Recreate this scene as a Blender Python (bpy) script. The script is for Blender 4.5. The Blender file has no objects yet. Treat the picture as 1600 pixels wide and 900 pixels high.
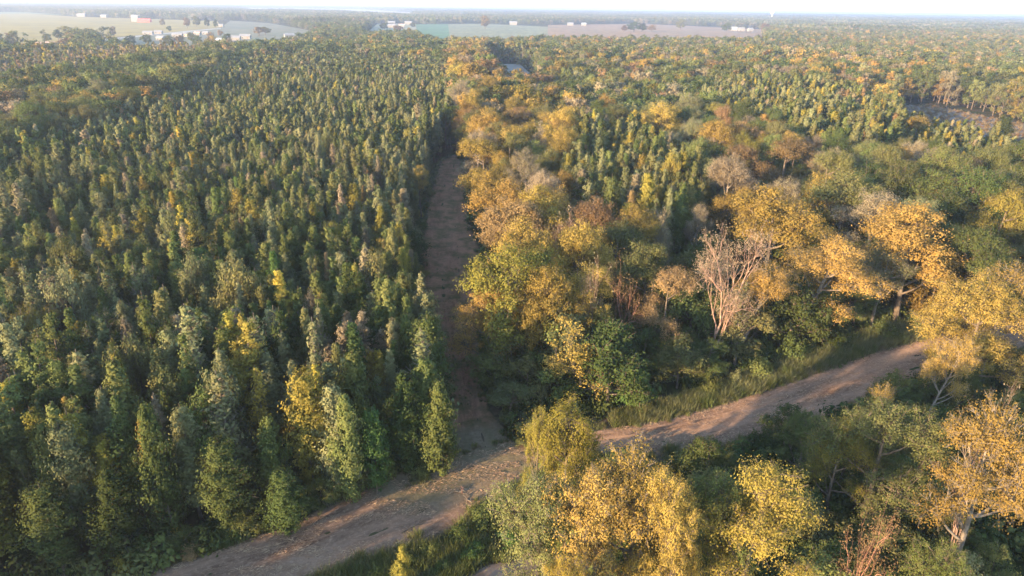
import bpy, math, random
import numpy as np
from mathutils import Matrix, Vector

scene = bpy.context.scene
C = scene.collection

# ------------------------------------------------------------------ camera
CAM_H = 45.0
PITCH = math.radians(22.4)
ROLL = math.radians(0.85)
FPX = 1067.0                      # focal length in photo pixels (1600 wide)
cam_d = bpy.data.cameras.new('drone_camera')
cam = bpy.data.objects.new('drone_camera', cam_d)
C.objects.link(cam)
cam_d.sensor_width = 36.0
cam_d.lens = 36.0 * FPX / 1600.0
cam_d.clip_start = 0.5
cam_d.clip_end = 60000.0
_f = Vector((0, math.cos(PITCH), -math.sin(PITCH)))
_u0 = Vector((0, math.sin(PITCH), math.cos(PITCH)))
_r0 = Vector((1, 0, 0))
_r = _r0 * math.cos(ROLL) + _u0 * math.sin(ROLL)
_u = -_r0 * math.sin(ROLL) + _u0 * math.cos(ROLL)
cam.matrix_world = Matrix(((_r.x, _u.x, -_f.x, 0), (_r.y, _u.y, -_f.y, 0), (_r.z, _u.z, -_f.z, CAM_H), (0, 0, 0, 1)))
scene.camera = cam
scene.render.resolution_x = 1024
scene.render.resolution_y = 576

# ------------------------------------------------------------------ sky, sun, exposure
SUN_TRAVEL = (0.77, 0.64)          # the way the low light travels over the ground
SUN_EL = math.radians(10.5)
world = bpy.data.worlds.new('World')
scene.world = world
world.use_nodes = True
nt = world.node_tree
sky = nt.nodes.new('ShaderNodeTexSky')
sky.sky_type = 'NISHITA'
sky.sun_disc = False
sky.sun_elevation = SUN_EL
_sd = Vector((-SUN_TRAVEL[0], -SUN_TRAVEL[1], 0)).normalized()
sky.sun_rotation = math.atan2(_sd.x, _sd.y)
sky.altitude = 50
sky.air_density = 1.0
sky.dust_density = 0.45
sky.ozone_density = 1.5
bg = nt.nodes['Background']
bg.inputs['Strength'].default_value = 0.15
nt.links.new(sky.outputs[0], bg.inputs[0])
sun_d = bpy.data.lights.new('sun', 'SUN')
sun_d.energy = 4.4
sun_d.angle = math.radians(0.9)
sun_d.color = (1.0, 0.69, 0.38)
sun = bpy.data.objects.new('sun', sun_d)
C.objects.link(sun)
_ld = Vector((SUN_TRAVEL[0], SUN_TRAVEL[1], 0)).normalized() * math.cos(SUN_EL) + Vector((0, 0, -math.sin(SUN_EL)))
sun.rotation_euler = _ld.to_track_quat('-Z', 'Y').to_euler()
sun.location = (-300, -200, 120)
vs = scene.view_settings
vs.view_transform = 'Standard'
vs.look = 'None'
vs.gamma = 1.0
vs.use_curve_mapping = False
vs.exposure = 2.3
scene.render.engine = 'CYCLES'
scene.cycles.max_bounces = 6
scene.cycles.volume_bounces = 1
scene.cycles.transparent_max_bounces = 4

rng = np.random.default_rng(11)
random.seed(4)


# ------------------------------------------------------------------ helpers
def at(px, py, z=0.0):
    """world point of a photo pixel on the plane at height z"""
    d = _r * (px - 800.0) + _u * (450.0 - py) + _f * FPX
    t = (CAM_H - z) / max(-d.z, 1e-3)
    return (d.x * t, d.y * t)


_R = np.array([_r[:], _u[:], _f[:]])


def project(P):
    """world points (n,3) -> px, py, depth in photo pixels"""
    Q = (P - np.array([0, 0, CAM_H])) @ _R.T
    dep = np.maximum(Q[:, 2], 0.01)
    return 800 + FPX * Q[:, 0] / dep, 450 - FPX * Q[:, 1] / dep, Q[:, 2]


def in_poly(X, Y, poly):
    X = np.asarray(X, float); Y = np.asarray(Y, float)
    inside = np.zeros(X.shape, bool)
    n = len(poly)
    for i in range(n):
        x1, y1 = poly[i]; x2, y2 = poly[(i + 1) % n]
        if y1 == y2:
            continue
        c = ((y1 > Y) != (y2 > Y)) & (X < (x2 - x1) * (Y - y1) / (y2 - y1) + x1)
        inside ^= c
    return inside


def tag(o, label=None, cat=None, group=None, kind=None):
    if label: o['label'] = label
    if cat: o['category'] = cat
    if group: o['group'] = group
    if kind: o['kind'] = kind
    return o


def link(name, data, parent=None):
    o = bpy.data.objects.new(name, data)
    C.objects.link(o)
    if parent: o.parent = parent
    return o


def mesh_np(name, V, quads=None, tris=None, mats=(), mi=None, smooth=False):
    me = bpy.data.meshes.new(name)
    nq = 0 if quads is None else len(quads)
    ntr = 0 if tris is None else len(tris)
    me.vertices.add(len(V)); me.vertices.foreach_set('co', np.asarray(V, np.float32).ravel())
    li = []
    if nq: li.append(np.asarray(quads, np.int32).ravel())
    if ntr: li.append(np.asarray(tris, np.int32).ravel())
    li = np.concatenate(li)
    me.loops.add(len(li)); me.loops.foreach_set('vertex_index', li)
    st = np.concatenate([np.arange(nq) * 4, nq * 4 + np.arange(ntr) * 3]).astype(np.int32)
    me.polygons.add(nq + ntr); me.polygons.foreach_set('loop_start', st)
    for m in mats: me.materials.append(m)
    if mi is not None: me.polygons.foreach_set('material_index', np.asarray(mi, np.int32))
    me.polygons.foreach_set('use_smooth', np.full(nq + ntr, smooth))
    me.update(calc_edges=True)
    return me


def unit(v):
    return v / np.maximum(np.linalg.norm(v, axis=-1, keepdims=True), 1e-9)


def vnoise(X, Y, s, seed=0):
    """smooth value noise 0..1 for layout"""
    g = np.random.default_rng(seed).random((97, 97))
    x = np.asarray(X) / s; y = np.asarray(Y) / s
    xi = np.floor(x).astype(int); yi = np.floor(y).astype(int)
    fx = x - xi; fy = y - yi
    fx = fx * fx * (3 - 2 * fx); fy = fy * fy * (3 - 2 * fy)
    a = g[xi % 97, yi % 97]; b = g[(xi + 1) % 97, yi % 97]
    c = g[xi % 97, (yi + 1) % 97]; d = g[(xi + 1) % 97, (yi + 1) % 97]
    return (a * (1 - fx) + b * fx) * (1 - fy) + (c * (1 - fx) + d * fx) * fy


# ------------------------------------------------------------------ materials
def new_mat(name):
    m = bpy.data.materials.new(name); m.use_nodes = True
    m.node_tree.nodes.clear()
    return m, m.node_tree.nodes, m.node_tree.links


def leaf_mat(name, col, col2, var=0.26, trans=0.36):
    """two leaf colours mixed over clumps and leaves; each tree is a little different"""
    m, N, L = new_mat(name)
    out = N.new('ShaderNodeOutputMaterial')
    geo = N.new('ShaderNodeNewGeometry')
    oi = N.new('ShaderNodeObjectInfo')
    tc = N.new('ShaderNodeTexCoord')
    noi = N.new('ShaderNodeTexNoise'); noi.inputs['Scale'].default_value = 0.35; noi.inputs['Detail'].default_value = 2
    L.new(tc.outputs['Object'], noi.inputs['Vector'])
    add = N.new('ShaderNodeMath'); add.operation = 'MULTIPLY_ADD'
    L.new(geo.outputs['Random Per Island'], add.inputs[0]); add.inputs[1].default_value = 0.45
    L.new(noi.outputs['Fac'], add.inputs[2])
    a2 = N.new('ShaderNodeMath'); a2.operation = 'MULTIPLY_ADD'
    L.new(oi.outputs['Random'], a2.inputs[0]); a2.inputs[1].default_value = 0.5; L.new(add.outputs[0], a2.inputs[2])
    mr = N.new('ShaderNodeMapRange'); mr.inputs[1].default_value = 0.65; mr.inputs[2].default_value = 1.3
    L.new(a2.outputs[0], mr.inputs[0])
    mix = N.new('ShaderNodeMixRGB'); mix.inputs[1].default_value = (*col, 1); mix.inputs[2].default_value = (*col2, 1)
    L.new(mr.outputs[0], mix.inputs[0])
    hsv = N.new('ShaderNodeHueSaturation')
    L.new(mix.outputs[0], hsv.inputs['Color'])
    # brightness per tree
    m1 = N.new('ShaderNodeMapRange'); m1.inputs[3].default_value = 1 - var; m1.inputs[4].default_value = 1 + var
    mm = N.new('ShaderNodeMath'); mm.operation = 'MULTIPLY'; mm.inputs[1].default_value = 7.31
    fr = N.new('ShaderNodeMath'); fr.operation = 'FRACT'
    L.new(oi.outputs['Random'], mm.inputs[0]); L.new(mm.outputs[0], fr.inputs[0]); L.new(fr.outputs[0], m1.inputs[0])
    L.new(m1.outputs[0], hsv.inputs['Value'])
    m2 = N.new('ShaderNodeMapRange'); m2.inputs[3].default_value = 0.485; m2.inputs[4].default_value = 0.515
    mm2 = N.new('ShaderNodeMath'); mm2.operation = 'MULTIPLY'; mm2.inputs[1].default_value = 23.7
    fr2 = N.new('ShaderNodeMath'); fr2.operation = 'FRACT'
    L.new(oi.outputs['Random'], mm2.inputs[0]); L.new(mm2.outputs[0], fr2.inputs[0]); L.new(fr2.outputs[0], m2.inputs[0])
    L.new(m2.outputs[0], hsv.inputs['Hue'])
    d = N.new('ShaderNodeBsdfDiffuse'); t = N.new('ShaderNodeBsdfTranslucent'); ms = N.new('ShaderNodeMixShader')
    ms.inputs[0].default_value = trans
    L.new(hsv.outputs[0], d.inputs[0]); L.new(hsv.outputs[0], t.inputs[0])
    L.new(d.outputs[0], ms.inputs[1]); L.new(t.outputs[0], ms.inputs[2]); L.new(ms.outputs[0], out.inputs[0])
    return m


def bark_mat(name, col, col2):
    m, N, L = new_mat(name)
    out = N.new('ShaderNodeOutputMaterial'); d = N.new('ShaderNodeBsdfDiffuse')
    tc = N.new('ShaderNodeTexCoord'); noi = N.new('ShaderNodeTexNoise')
    noi.inputs['Scale'].default_value = 1.6; noi.inputs['Detail'].default_value = 5
    L.new(tc.outputs['Object'], noi.inputs['Vector'])
    cr = N.new('ShaderNodeValToRGB')
    cr.color_ramp.elements[0].position = 0.35; cr.color_ramp.elements[0].color = (*col, 1)
    cr.color_ramp.elements[1].position = 0.65; cr.color_ramp.elements[1].color = (*col2, 1)
    L.new(noi.outputs['Fac'], cr.inputs[0]); L.new(cr.outputs[0], d.inputs[0]); L.new(d.outputs[0], out.inputs[0])
    return m


def plain_mat(name, col, col2=None, scale=0.5, rough=0.8):
    m, N, L = new_mat(name)
    out = N.new('ShaderNodeOutputMaterial'); p = N.new('ShaderNodeBsdfPrincipled')
    p.inputs['Roughness'].default_value = rough
    tc = N.new('ShaderNodeTexCoord'); noi = N.new('ShaderNodeTexNoise')
    noi.inputs['Scale'].default_value = scale; noi.inputs['Detail'].default_value = 6
    L.new(tc.outputs['Object'], noi.inputs['Vector'])
    cr = N.new('ShaderNodeValToRGB')
    c2 = col2 or tuple(c * 0.75 for c in col)
    cr.color_ramp.elements[0].position = 0.35; cr.color_ramp.elements[0].color = (*c2, 1)
    cr.color_ramp.elements[1].position = 0.65; cr.color_ramp.elements[1].color = (*col, 1)
    L.new(noi.outputs['Fac'], cr.inputs[0]); L.new(cr.outputs[0], p.inputs['Base Color']); L.new(p.outputs[0], out.inputs[0])
    return m


LM = {
    'dark green': leaf_mat('dark_green_leaves', (0.054, 0.078, 0.026), (0.100, 0.128, 0.044)),
    'mid green': leaf_mat('mid_green_leaves', (0.090, 0.120, 0.038), (0.170, 0.188, 0.066)),
    'grey-green': leaf_mat('grey_green_leaves', (0.124, 0.142, 0.062), (0.212, 0.212, 0.108)),
    'olive': leaf_mat('olive_leaves', (0.095, 0.108, 0.040), (0.175, 0.172, 0.068)),
    'bright green': leaf_mat('bright_green_leaves', (0.060, 0.118, 0.032), (0.110, 0.165, 0.052)),
    'yellow': leaf_mat('yellow_leaves', (0.210, 0.185, 0.040), (0.350, 0.290, 0.060)),
    'golden': leaf_mat('golden_leaves', (0.205, 0.155, 0.043), (0.365, 0.256, 0.074)),  # olive leaves with the gold of the low sun put into the colour
    'rusty': leaf_mat('rusty_leaves', (0.180, 0.125, 0.060), (0.280, 0.195, 0.100)),
    'tan': leaf_mat('tan_leaves', (0.190, 0.165, 0.105), (0.290, 0.240, 0.155)),
    'yellow-green': leaf_mat('yellow_green_leaves', (0.145, 0.142, 0.036), (0.285, 0.235, 0.056)),
}
BM = {
    'brown': bark_mat('brown_bark', (0.09, 0.070, 0.055), (0.17, 0.14, 0.11)),
    'pale': bark_mat('pale_bark', (0.12, 0.10, 0.082), (0.25, 0.215, 0.18)),
    'pink': bark_mat('weathered_pinkish_wood', (0.19, 0.125, 0.10), (0.38, 0.26, 0.205)),
    'red': bark_mat('reddish_dead_wood', (0.22, 0.115, 0.085), (0.36, 0.20, 0.15)),
}


# ------------------------------------------------------------------ tree geometry
def tubes(P0, P1, R0, R1, n=4):
    P0 = np.array(P0); P1 = np.array(P1); R0 = np.array(R0)[:, None, None]; R1 = np.array(R1)[:, None, None]
    d = unit(P1 - P0)
    ref = np.where(np.abs(d[:, 2:3]) > 0.9, np.array([[1.0, 0, 0]]), np.array([[0, 0, 1.0]]))
    a = unit(np.cross(d, ref)); b = np.cross(d, a)
    th = np.arange(n) * 2 * np.pi / n
    ring = a[:, None, :] * np.cos(th)[None, :, None] + b[:, None, :] * np.sin(th)[None, :, None]
    V = np.concatenate([P0[:, None] + ring * R0, P1[:, None] + ring * R1], 1)
    m = len(P0)
    k = np.arange(n); k2 = (k + 1) % n
    q = np.stack([k, k2, k2 + n, k + n], 1)
    Q = q[None] + (np.arange(m) * 2 * n)[:, None, None]
    return V.reshape(-1, 3), Q.reshape(-1, 4)


class Wood:
    def __init__(s): s.b = {}
    def seg(s, a, b, r0, r1, n=4):
        s.b.setdefault(n, []).append((a, b, r0, r1))
    def curve(s, pts, r0, r1, n=4):
        m = len(pts) - 1
        for i in range(m):
            ra = r0 + (r1 - r0) * i / m; rb = r0 + (r1 - r0) * (i + 1) / m
            s.seg(pts[i], pts[i + 1], ra, rb, n)
    def arrays(s):
        Vs = []; Qs = []; o = 0
        for n, L in s.b.items():
            V, Q = tubes([l[0] for l in L], [l[1] for l in L], [l[2] for l in L], [l[3] for l in L], n)
            Vs.append(V); Qs.append(Q + o); o += len(V)
        return np.concatenate(Vs), np.concatenate(Qs)


def leaves(r, cen, nrm, L, W):
    """kite shaped folded leaves"""
    n = len(cen)
    nv = unit(nrm + r.normal(0, 0.33, (n, 3)))
    t = unit(np.cross(nv, r.normal(0, 1, (n, 3)))); b = np.cross(nv, t)
    s = r.uniform(0.65, 1.35, (n, 1))
    V = np.stack([cen - t * L * s, cen + b * W * s - nv * W * 0.35, cen + t * L * s, cen - b * W * s - nv * W * 0.35], 1)
    return V.reshape(-1, 3), np.arange(n * 4).reshape(-1, 4)


def bez(a, b, c, n):
    t = np.linspace(0, 1, n + 1)[:, None]
    return (1 - t) ** 2 * a + 2 * t * (1 - t) * b + t * t * c


def hardwood(seed, H=18.0, R=6.0, nl=9, cpl=26, lpc=90, L=0.15, W=0.085, twigs=3, clump=0.55, low=0.38, lean=0.0, flat=0.8, n_side=5):
    """round or spreading broadleaf: trunk > limbs > lobes > clumps of leaves"""
    r = np.random.default_rng(seed)
    wd = Wood()
    top = np.array([lean * H, 0.0, 0.0])
    def axis(z):
        k = z / H
        return np.array([lean * z + 0.25 * math.sin(k * 5 + seed), 0.25 * math.cos(k * 4 + seed * 2), z])
    tz = np.linspace(0, H * 0.72, 9)
    tr0 = 0.018 * H + 0.04
    wd.curve([axis(z) for z in tz], tr0, tr0 * 0.28, n_side + 1)
    cen = []; nrm = []
    for i in range(nl):
        if i == 0:
            lc = axis(H * 0.80); lr = R * 0.42
        else:
            a = i * 2.399 + r.uniform(-0.4, 0.4)
            zz = H * (low + (0.80 - low) * r.uniform(0, 1) ** 0.8)
            kk = 1 - max(0, (zz / H - 0.55)) * 1.5
            rr = R * r.uniform(0.42, 0.88) * kk
            lc = axis(zz) + np.array([math.cos(a) * rr, math.sin(a) * rr, r.uniform(-0.3, 0.3)])
            lr = R * r.uniform(0.20, 0.44)
        s = axis(max(H * 0.2, lc[2] - R * r.uniform(0.35, 0.8)))
        mid = (s + lc) / 2 + np.array([(lc - s)[0] * 0.2, (lc - s)[1] * 0.2, -0.25 * lr + r.uniform(-.3, .3)])
        pts = bez(s, mid, lc, 5)
        wd.curve(pts, tr0 * 0.42, tr0 * 0.14, n_side)
        nc = int(cpl * (lr / (0.36 * R)) ** 1.6)
        d = unit(r.normal(0, 1, (nc, 3)) + np.array([0, 0, 0.35]))
        cc = lc + d * lr * r.uniform(0.4, 1.28, (nc, 1)) * np.array([1, 1, flat])
        for k in range(nc):
            p0 = pts[int(r.integers(3, 6))]
            m = (p0 + cc[k]) / 2 + r.normal(0, 0.12 * lr, 3)
            wd.curve([p0, m, cc[k]], tr0 * 0.10, 0.018, 3)
            for _ in range(twigs):
                wd.seg(cc[k] - (cc[k] - m) * 0.3, cc[k] + unit(d[k] + r.normal(0, 0.55, 3)) * clump * r.uniform(0.7, 1.7), 0.022, 0.008, 3)
        n = r.poisson(lpc, nc) if lpc else np.zeros(nc, int)
        idx = np.repeat(np.arange(nc), n)
        g = r.normal(0, 1, (len(idx), 3)) * clump * r.uniform(0.55, 1.25, nc)[idx][:, None] * np.array([1, 1, 0.75])
        cen.append(cc[idx] + g)
        nrm.append(unit(g) * 0.9 + d[idx] * 0.5 + np.array([0, 0, 0.35]))
    cen = np.concatenate(cen); nrm = np.concatenate(nrm)
    return wd.arrays(), (leaves(r, cen, nrm, L, W) if len(cen) else None)


def sapling(seed, H=12.0, R=1.7, nb=95, lpb=60, L=0.13, W=0.075, up=0.75, wide=0.32, pw=0.8, twigs=1, n_side=5, base=0.10, clear=0.0):
    """slender, upright plantation tree"""
    r = np.random.default_rng(seed)
    wd = Wood()
    bx, by = r.uniform(-0.15, 0.15, 2)
    def axis(z):
        return np.array([bx * math.sin(z * 0.5), by * math.cos(z * 0.45) - by, z])
    wd.curve([axis(z) for z in np.linspace(0, H, 9)], 0.014 * H, 0.012, n_side)
    cen = []; nrm = []
    zs = H * (base + (0.985 - base) * r.uniform(0, 1, nb) ** 0.8)
    lump = r.uniform(0.65, 1.3, 7)
    for z in zs:
        k = z / H
        prof = min(1.0, (k + 0.12) / (wide + 0.12)) if k < wide else max(0.02, (1 - (k - wide) / (1.02 - wide))) ** pw
        if k < clear: continue
        a = r.uniform(0, 2 * np.pi)
        ln = R * prof * r.uniform(0.6, 1.15) * lump[int((a / 6.2832 * 3 + k * 4)) % 7] + 0.10
        d = unit(np.array([math.cos(a), math.sin(a), up * r.uniform(0.6, 1.5)]))
        s = axis(z * 0.97)
        e = s + d * ln * 1.15
        m = (s + e) / 2 + np.array([0, 0, -0.08 * ln])
        wd.curve([s, m, e], 0.028 + 0.012 * prof, 0.010, 3)
        for _ in range(twigs):
            q = s + (e - s) * r.uniform(0.3, 0.8)
            wd.seg(q, q + unit(d + r.normal(0, 0.5, 3)) * ln * 0.45, 0.014, 0.006, 3)
        n = int(lpb * (0.35 + prof))
        t = r.uniform(0.25, 1.1, n)[:, None]
        g = r.normal(0, 1, (n, 3)) * (0.07 + 0.10 * ln)
        cen.append(s + (e - s) * t + g)
        out = np.array([math.cos(a), math.sin(a), 0.45])
        nrm.append(unit(g) * 0.7 + out)
    cen = np.concatenate(cen); nrm = np.concatenate(nrm)
    return wd.arrays(), (leaves(r, cen, nrm, L, W) if lpb else None)


def bare(seed, H=20.0, R=5.5, levels=5, lf=0, L=0.14, W=0.08, spread=0.55, first=0.35, kids=3):
    """leafless tree grown by repeated forking, with scattered last leaves"""
    r = np.random.default_rng(seed)
    wd = Wood(); tips = []
    def grow(p, d, ln, rad, lv):
        pts = [p]; q = p; dd = d
        for _ in range(3):
            dd = unit(dd + r.normal(0, 0.2, 3) + np.array([0, 0, 0.06])); q = q + dd * ln / 3; pts.append(q)
        wd.curve(pts, rad, rad * 0.62, 6 if lv < 2 else (4 if lv < 3 else 3))
        if lv >= levels:
            tips.append((q, dd)); return
        k = kids + (1 if lv == 0 else 0) + int(r.integers(0, 2))
        for i in range(k):
            a = 2 * np.pi * i / k + r.uniform(-.6, .6)
            s1 = unit(np.cross(dd, np.array([0.3, 0.7, 0.2]))); s2 = np.cross(dd, s1)
            sp = spread * r.uniform(0.5, 1.35)
            nd = unit(dd + (s1 * math.cos(a) + s2 * math.sin(a)) * sp * 1.4 + np.array([0, 0, 0.1]))
            st = pts[int(r.integers(1, 4))] if i else q
            grow(st, nd, ln * r.uniform(0.55, 0.8), max(rad * r.uniform(0.42, 0.62), 0.012), lv + 1)
    grow(np.zeros(3), np.array([0.02, 0.02, 1.0]), H * first, 0.017 * H, 0)
    T = np.array([t[0] for t in tips])
    # scale the whole to the wanted height and width
    (V, Q) = wd.arrays()
    sz = H / V[:, 2].max(); sx = R / np.percentile(np.hypot(V[:, 0], V[:, 1]), 98)
    sc = np.array([sx, sx, sz]); V = V * sc; T = T * sc
    lv = None
    if lf:
        idx = np.repeat(np.arange(len(T)), r.poisson(lf, len(T)))
        g = r.normal(0, 0.28, (len(idx), 3))
        lv = leaves(r, T[idx] + g, unit(g) + np.array([0, 0, .3]), L, W)
    return (V, Q), lv


def bush(seed, H=2.6, R=1.7, nc=34, lpc=60, L=0.12, W=0.07, clump=0.3):
    r = np.random.default_rng(seed); wd = Wood()
    d = unit(r.normal(0, 1, (nc, 3)) * np.array([1, 1, 0.7]) + np.array([0, 0, 0.45])); d[:, 2] = np.abs(d[:, 2])
    cc = d * r.uniform(0.45, 1.0, (nc, 1)) * np.array([R, R, H * 0.9]) * r.uniform(0.75, 1.1, (nc, 1)) + np.array([0, 0, 0.15])
    for c in cc:
        s = c * np.array([0.12, 0.12, 0]); wd.curve([s, c * np.array([0.5, 0.5, 0.6]), c], 0.035, 0.01, 3)
    idx = np.repeat(np.arange(nc), r.poisson(lpc, nc))
    g = r.normal(0, 1, (len(idx), 3)) * clump
    return wd.arrays(), leaves(r, cc[idx] + g, unit(g) + d[idx] * 0.6 + np.array([0, 0, .3]), L, W)


def to_meshes(name, t, bark='brown', leaf='mid green'):
    w, l = t
    wm = mesh_np(name + '_wood', w[0], w[1], mats=[BM[bark]], smooth=True)
    lm = mesh_np(name + '_leaves', l[0], l[1], mats=[LM[leaf]]) if l is not None else None
    return wm, lm


def joined(name, t, bark, leaf):
    w, l = t
    if l is None: return mesh_np(name, w[0], w[1], mats=[BM[bark]])
    V = np.concatenate([w[0], l[0]]); Q = np.concatenate([w[1], l[1] + len(w[0])])
    mi = np.concatenate([np.zeros(len(w[1]), int), np.ones(len(l[1]), int)])
    return mesh_np(name, V, Q, mats=[BM[bark], LM[leaf]], mi=mi)


# full-detail kinds: (wood mesh, leaf mesh, natural height, natural radius)
KIND = {}
def reg(key, t, H, R, bark='brown'):
    KIND[key] = to_meshes(key, t, bark) + (H, R)

for i in range(5):
    reg('round%d' % i, hardwood(100 + i, 18, 6, nl=[9, 11, 8, 10, 12][i], cpl=26, lpc=88, L=.125, W=.072, twigs=4, low=[.24, .2, .3, .28, .16][i], flat=[.8, .9, .7, .75, .85][i]), 18, 6)
for i in range(3):     # foreground: finer leaves
    reg('fine%d' % i, hardwood(140 + i, 18, 6, nl=[12, 10, 13][i], cpl=36, lpc=92, L=0.085, W=0.05, clump=[.42, .5, .4][i], twigs=4, low=[.3, .36, .25][i]), 18, 6, 'brown')
for i in range(3):     # thin crowns, limbs showing
    reg('sparse%d' % i, hardwood(160 + i, 18, 5.5, nl=[11, 13, 10][i], cpl=34, lpc=[62, 74, 50][i], L=0.095, W=0.052, clump=.5, twigs=6, low=.22), 18, 5.5, 'pale')
for i in range(6):
    reg('slim%d' % i, sapling(200 + i, 12, [1.6, 1.75, 1.4, 1.7, 1.5, 1.85][i], nb=[150, 160, 140, 170, 150, 150][i], lpb=[66, 62, 64, 60, 64, 62][i], L=.105, W=.062, up=[1.0, .8, 1.3, .9, 1.1, .8][i], wide=[.22, .2, .3, .25, .2, .33][i], pw=[.85, .7, .95, .65, .85, .7][i]), 12, 1.8)
def clumped(seed, n, off, H=12, R=1.5, **kw):
    r = np.random.default_rng(seed); WV = []; WQ = []; LV = []; LQ = []; a = b = 0
    for j in range(n):
        (v, q), (lv, lq) = sapling(seed * 7 + j, H * (1 if j == 0 else r.uniform(.72, .95)), R * r.uniform(.7, 1), **kw)
        th = j * 2.1 + r.uniform(0, 1); o = np.array([math.cos(th), math.sin(th), 0]) * off * (0 if j == 0 else 1)
        ln = np.array([math.cos(th), math.sin(th), 0]) * r.uniform(0, .09)
        v = v + o + ln * v[:, 2:3]; lv = lv + o + ln * lv[:, 2:3]
        WV.append(v); WQ.append(q + a); a += len(v); LV.append(lv); LQ.append(lq + b); b += len(lv)
    return (np.concatenate(WV), np.concatenate(WQ)), (np.concatenate(LV), np.concatenate(LQ))
reg('multi0', clumped(31, 3, .75, nb=75, lpb=52, L=.105, W=.062, wide=.35, pw=.75), 12, 2.0)
reg('multi1', clumped(32, 2, .6, nb=95, lpb=54, L=.105, W=.062, wide=.3, pw=.7, up=1.0), 12, 1.9)
reg('multi2', clumped(33, 3, .9, nb=75, lpb=40, L=.105, W=.062, wide=.45, pw=.6, twigs=3), 12, 2.2)
for i in range(2):     # thinning, twiggy, grey
    reg('thin%d' % i, sapling(230 + i, 12, 1.6, nb=150, lpb=[16, 9][i], twigs=4, up=1.3, clear=0.2), 12, 1.6, 'pale')
reg('edge0', sapling(240, 12, 2.6, nb=210, lpb=62, wide=.25, pw=.6, base=.02, up=.6), 12, 2.6)
reg('edge1', sapling(241, 12, 2.4, nb=200, lpb=58, wide=.35, pw=.55, base=.02, up=.7), 12, 2.4)
reg('dead0', bare(300, 22, 5.8, levels=5, lf=7, kids=3, L=.1, W=.05), 22, 5.8, 'pink')
reg('dead1', bare(301, 18, 4.5, levels=5, lf=0.6, kids=3, spread=.45), 18, 4.5, 'pink')
reg('snag0', bare(302, 15, 2.6, levels=4, lf=5.0, kids=3, spread=.6, first=.5, L=.09, W=.05), 15, 2.6, 'red')
reg('dead2', bare(303, 18, 4.2, levels=5, lf=6.0, kids=3, spread=.5), 18, 4.2, 'pale')
for i in range(3):
    reg('low%d' % i, hardwood(420 + i, 7.5, 3.1, nl=[11, 9, 13][i], cpl=17, lpc=46, L=0.115, W=0.066, clump=.36, twigs=2, low=.1, flat=.95), 7.5, 3.1)
for i in range(3):
    reg('bush%d' % i, bush(400 + i, 2.6, 1.8, nc=[36, 30, 42][i], lpc=52), 2.6, 1.8)


def plant(name, kind, x, y, h, R, leaf, label, cat, group=None, rot=None, bark=None, parts=('trunk', 'crown'), lean=None):
    wm, lm, H0, R0 = KIND[kind]
    t = bpy.data.objects.new(name, None); C.objects.link(t)
    t.empty_display_size = 0.5
    t.location = (x, y, 0)
    t.rotation_euler = (0 if lean is None else lean[0], 0 if lean is None else lean[1], random.uniform(0, 6.28) if rot is None else rot)
    t.scale = (R / R0, R / R0, h / H0)
    tag(t, label, cat, group)
    a = link(parts[0], wm, t)
    if bark:
        a.material_slots[0].link = 'OBJECT'; a.material_slots[0].material = BM[bark]
    if lm is not None:
        b = link(parts[1], lm, t)
        b.material_slots[0].link = 'OBJECT'; b.material_slots[0].material = LM[leaf]
    return t


# ------------------------------------------------------------------ layout of the land (ground outlines)
def poly(px): return [at(x, y) for x, y in px]

ROAD_UP = [(-260, 985), (60, 915), (230, 893), (330, 862), (430, 826), (530, 782), (610, 742), (700, 716), (790, 690), (880, 678), (960, 668), (1040, 655), (1150, 624), (1270, 584), (1370, 548), (1470, 522), (1640, 492), (1900, 450)]
ROAD_DN = [(-260, 1240), (150, 1060), (330, 960), (500, 908), (600, 874), (690, 838), (745, 806), (800, 768), (850, 738), (905, 728), (970, 720), (1060, 710), (1160, 694), (1290, 655), (1390, 618), (1480, 590), (1640, 540), (1900, 490)]
LANE_L = [(712, 240), (690, 251), (684, 262), (664, 330), (654, 400), (660, 480), (684, 560), (702, 640), (690, 722), (630, 775)]
LANE_R = [(716, 240), (722, 251), (724, 262), (736, 330), (754, 400), (755, 480), (756, 560), (766, 640), (798, 684), (880, 735)]
road_poly = poly(ROAD_UP) + poly(ROAD_DN)[::-1]
lane_poly = poly(LANE_L) + poly(LANE_R)[::-1]
verge_poly = poly([(960, 668), (1040, 655), (1150, 624), (1270, 584), (1370, 548), (1480, 520), (1470, 500), (1380, 512), (1250, 562), (1120, 604), (1010, 636), (950, 652)])
ditch_poly = poly([(500, 908), (600, 874), (690, 838), (745, 806), (800, 768), (830, 755), (830, 905), (700, 960), (300, 1060), (330, 960)])
bare_poly = poly([(690, 925), (760, 884), (830, 868), (930, 872), (930, 960), (690, 1000)])
south_poly = poly([(-260, 1240), (330, 960), (600, 874), (850, 738), (1060, 704), (1290, 648), (1480, 586), (1640, 540), (1900, 490)]) + [(150, 20), (100, -20), (-60, -20)]
field_yellow = poly([(-120, 78), (-120, 24), (40, 21), (120, 26), (340, 33), (345, 43), (250, 52), (160, 60), (110, 66)])
field_back = poly([(-120, 24), (-120, 17.5), (40, 19), (120, 24.5), (40, 21)])
homes_poly = poly([(150, 62), (250, 52), (345, 43), (360, 32), (420, 36), (500, 50), (480, 70), (425, 82), (370, 96), (240, 92), (170, 84)])
homes2_poly = poly([(-20, 76), (105, 66), (110, 95), (-20, 102)])
field_green = poly([(647, 38), (700, 37.6), (708, 82), (698, 82), (684, 76), (650, 66)])
field_pale = poly([(700, 37.6), (756, 37), (860, 42), (860, 72), (706, 80)])
field_red = poly([(856, 39), (1000, 37), (1190, 46), (1192, 74), (990, 78), (856, 74)])
field_far = poly([(380, 12.5), (560, 14), (650, 20), (640, 26), (500, 20), (380, 18)])
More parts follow.
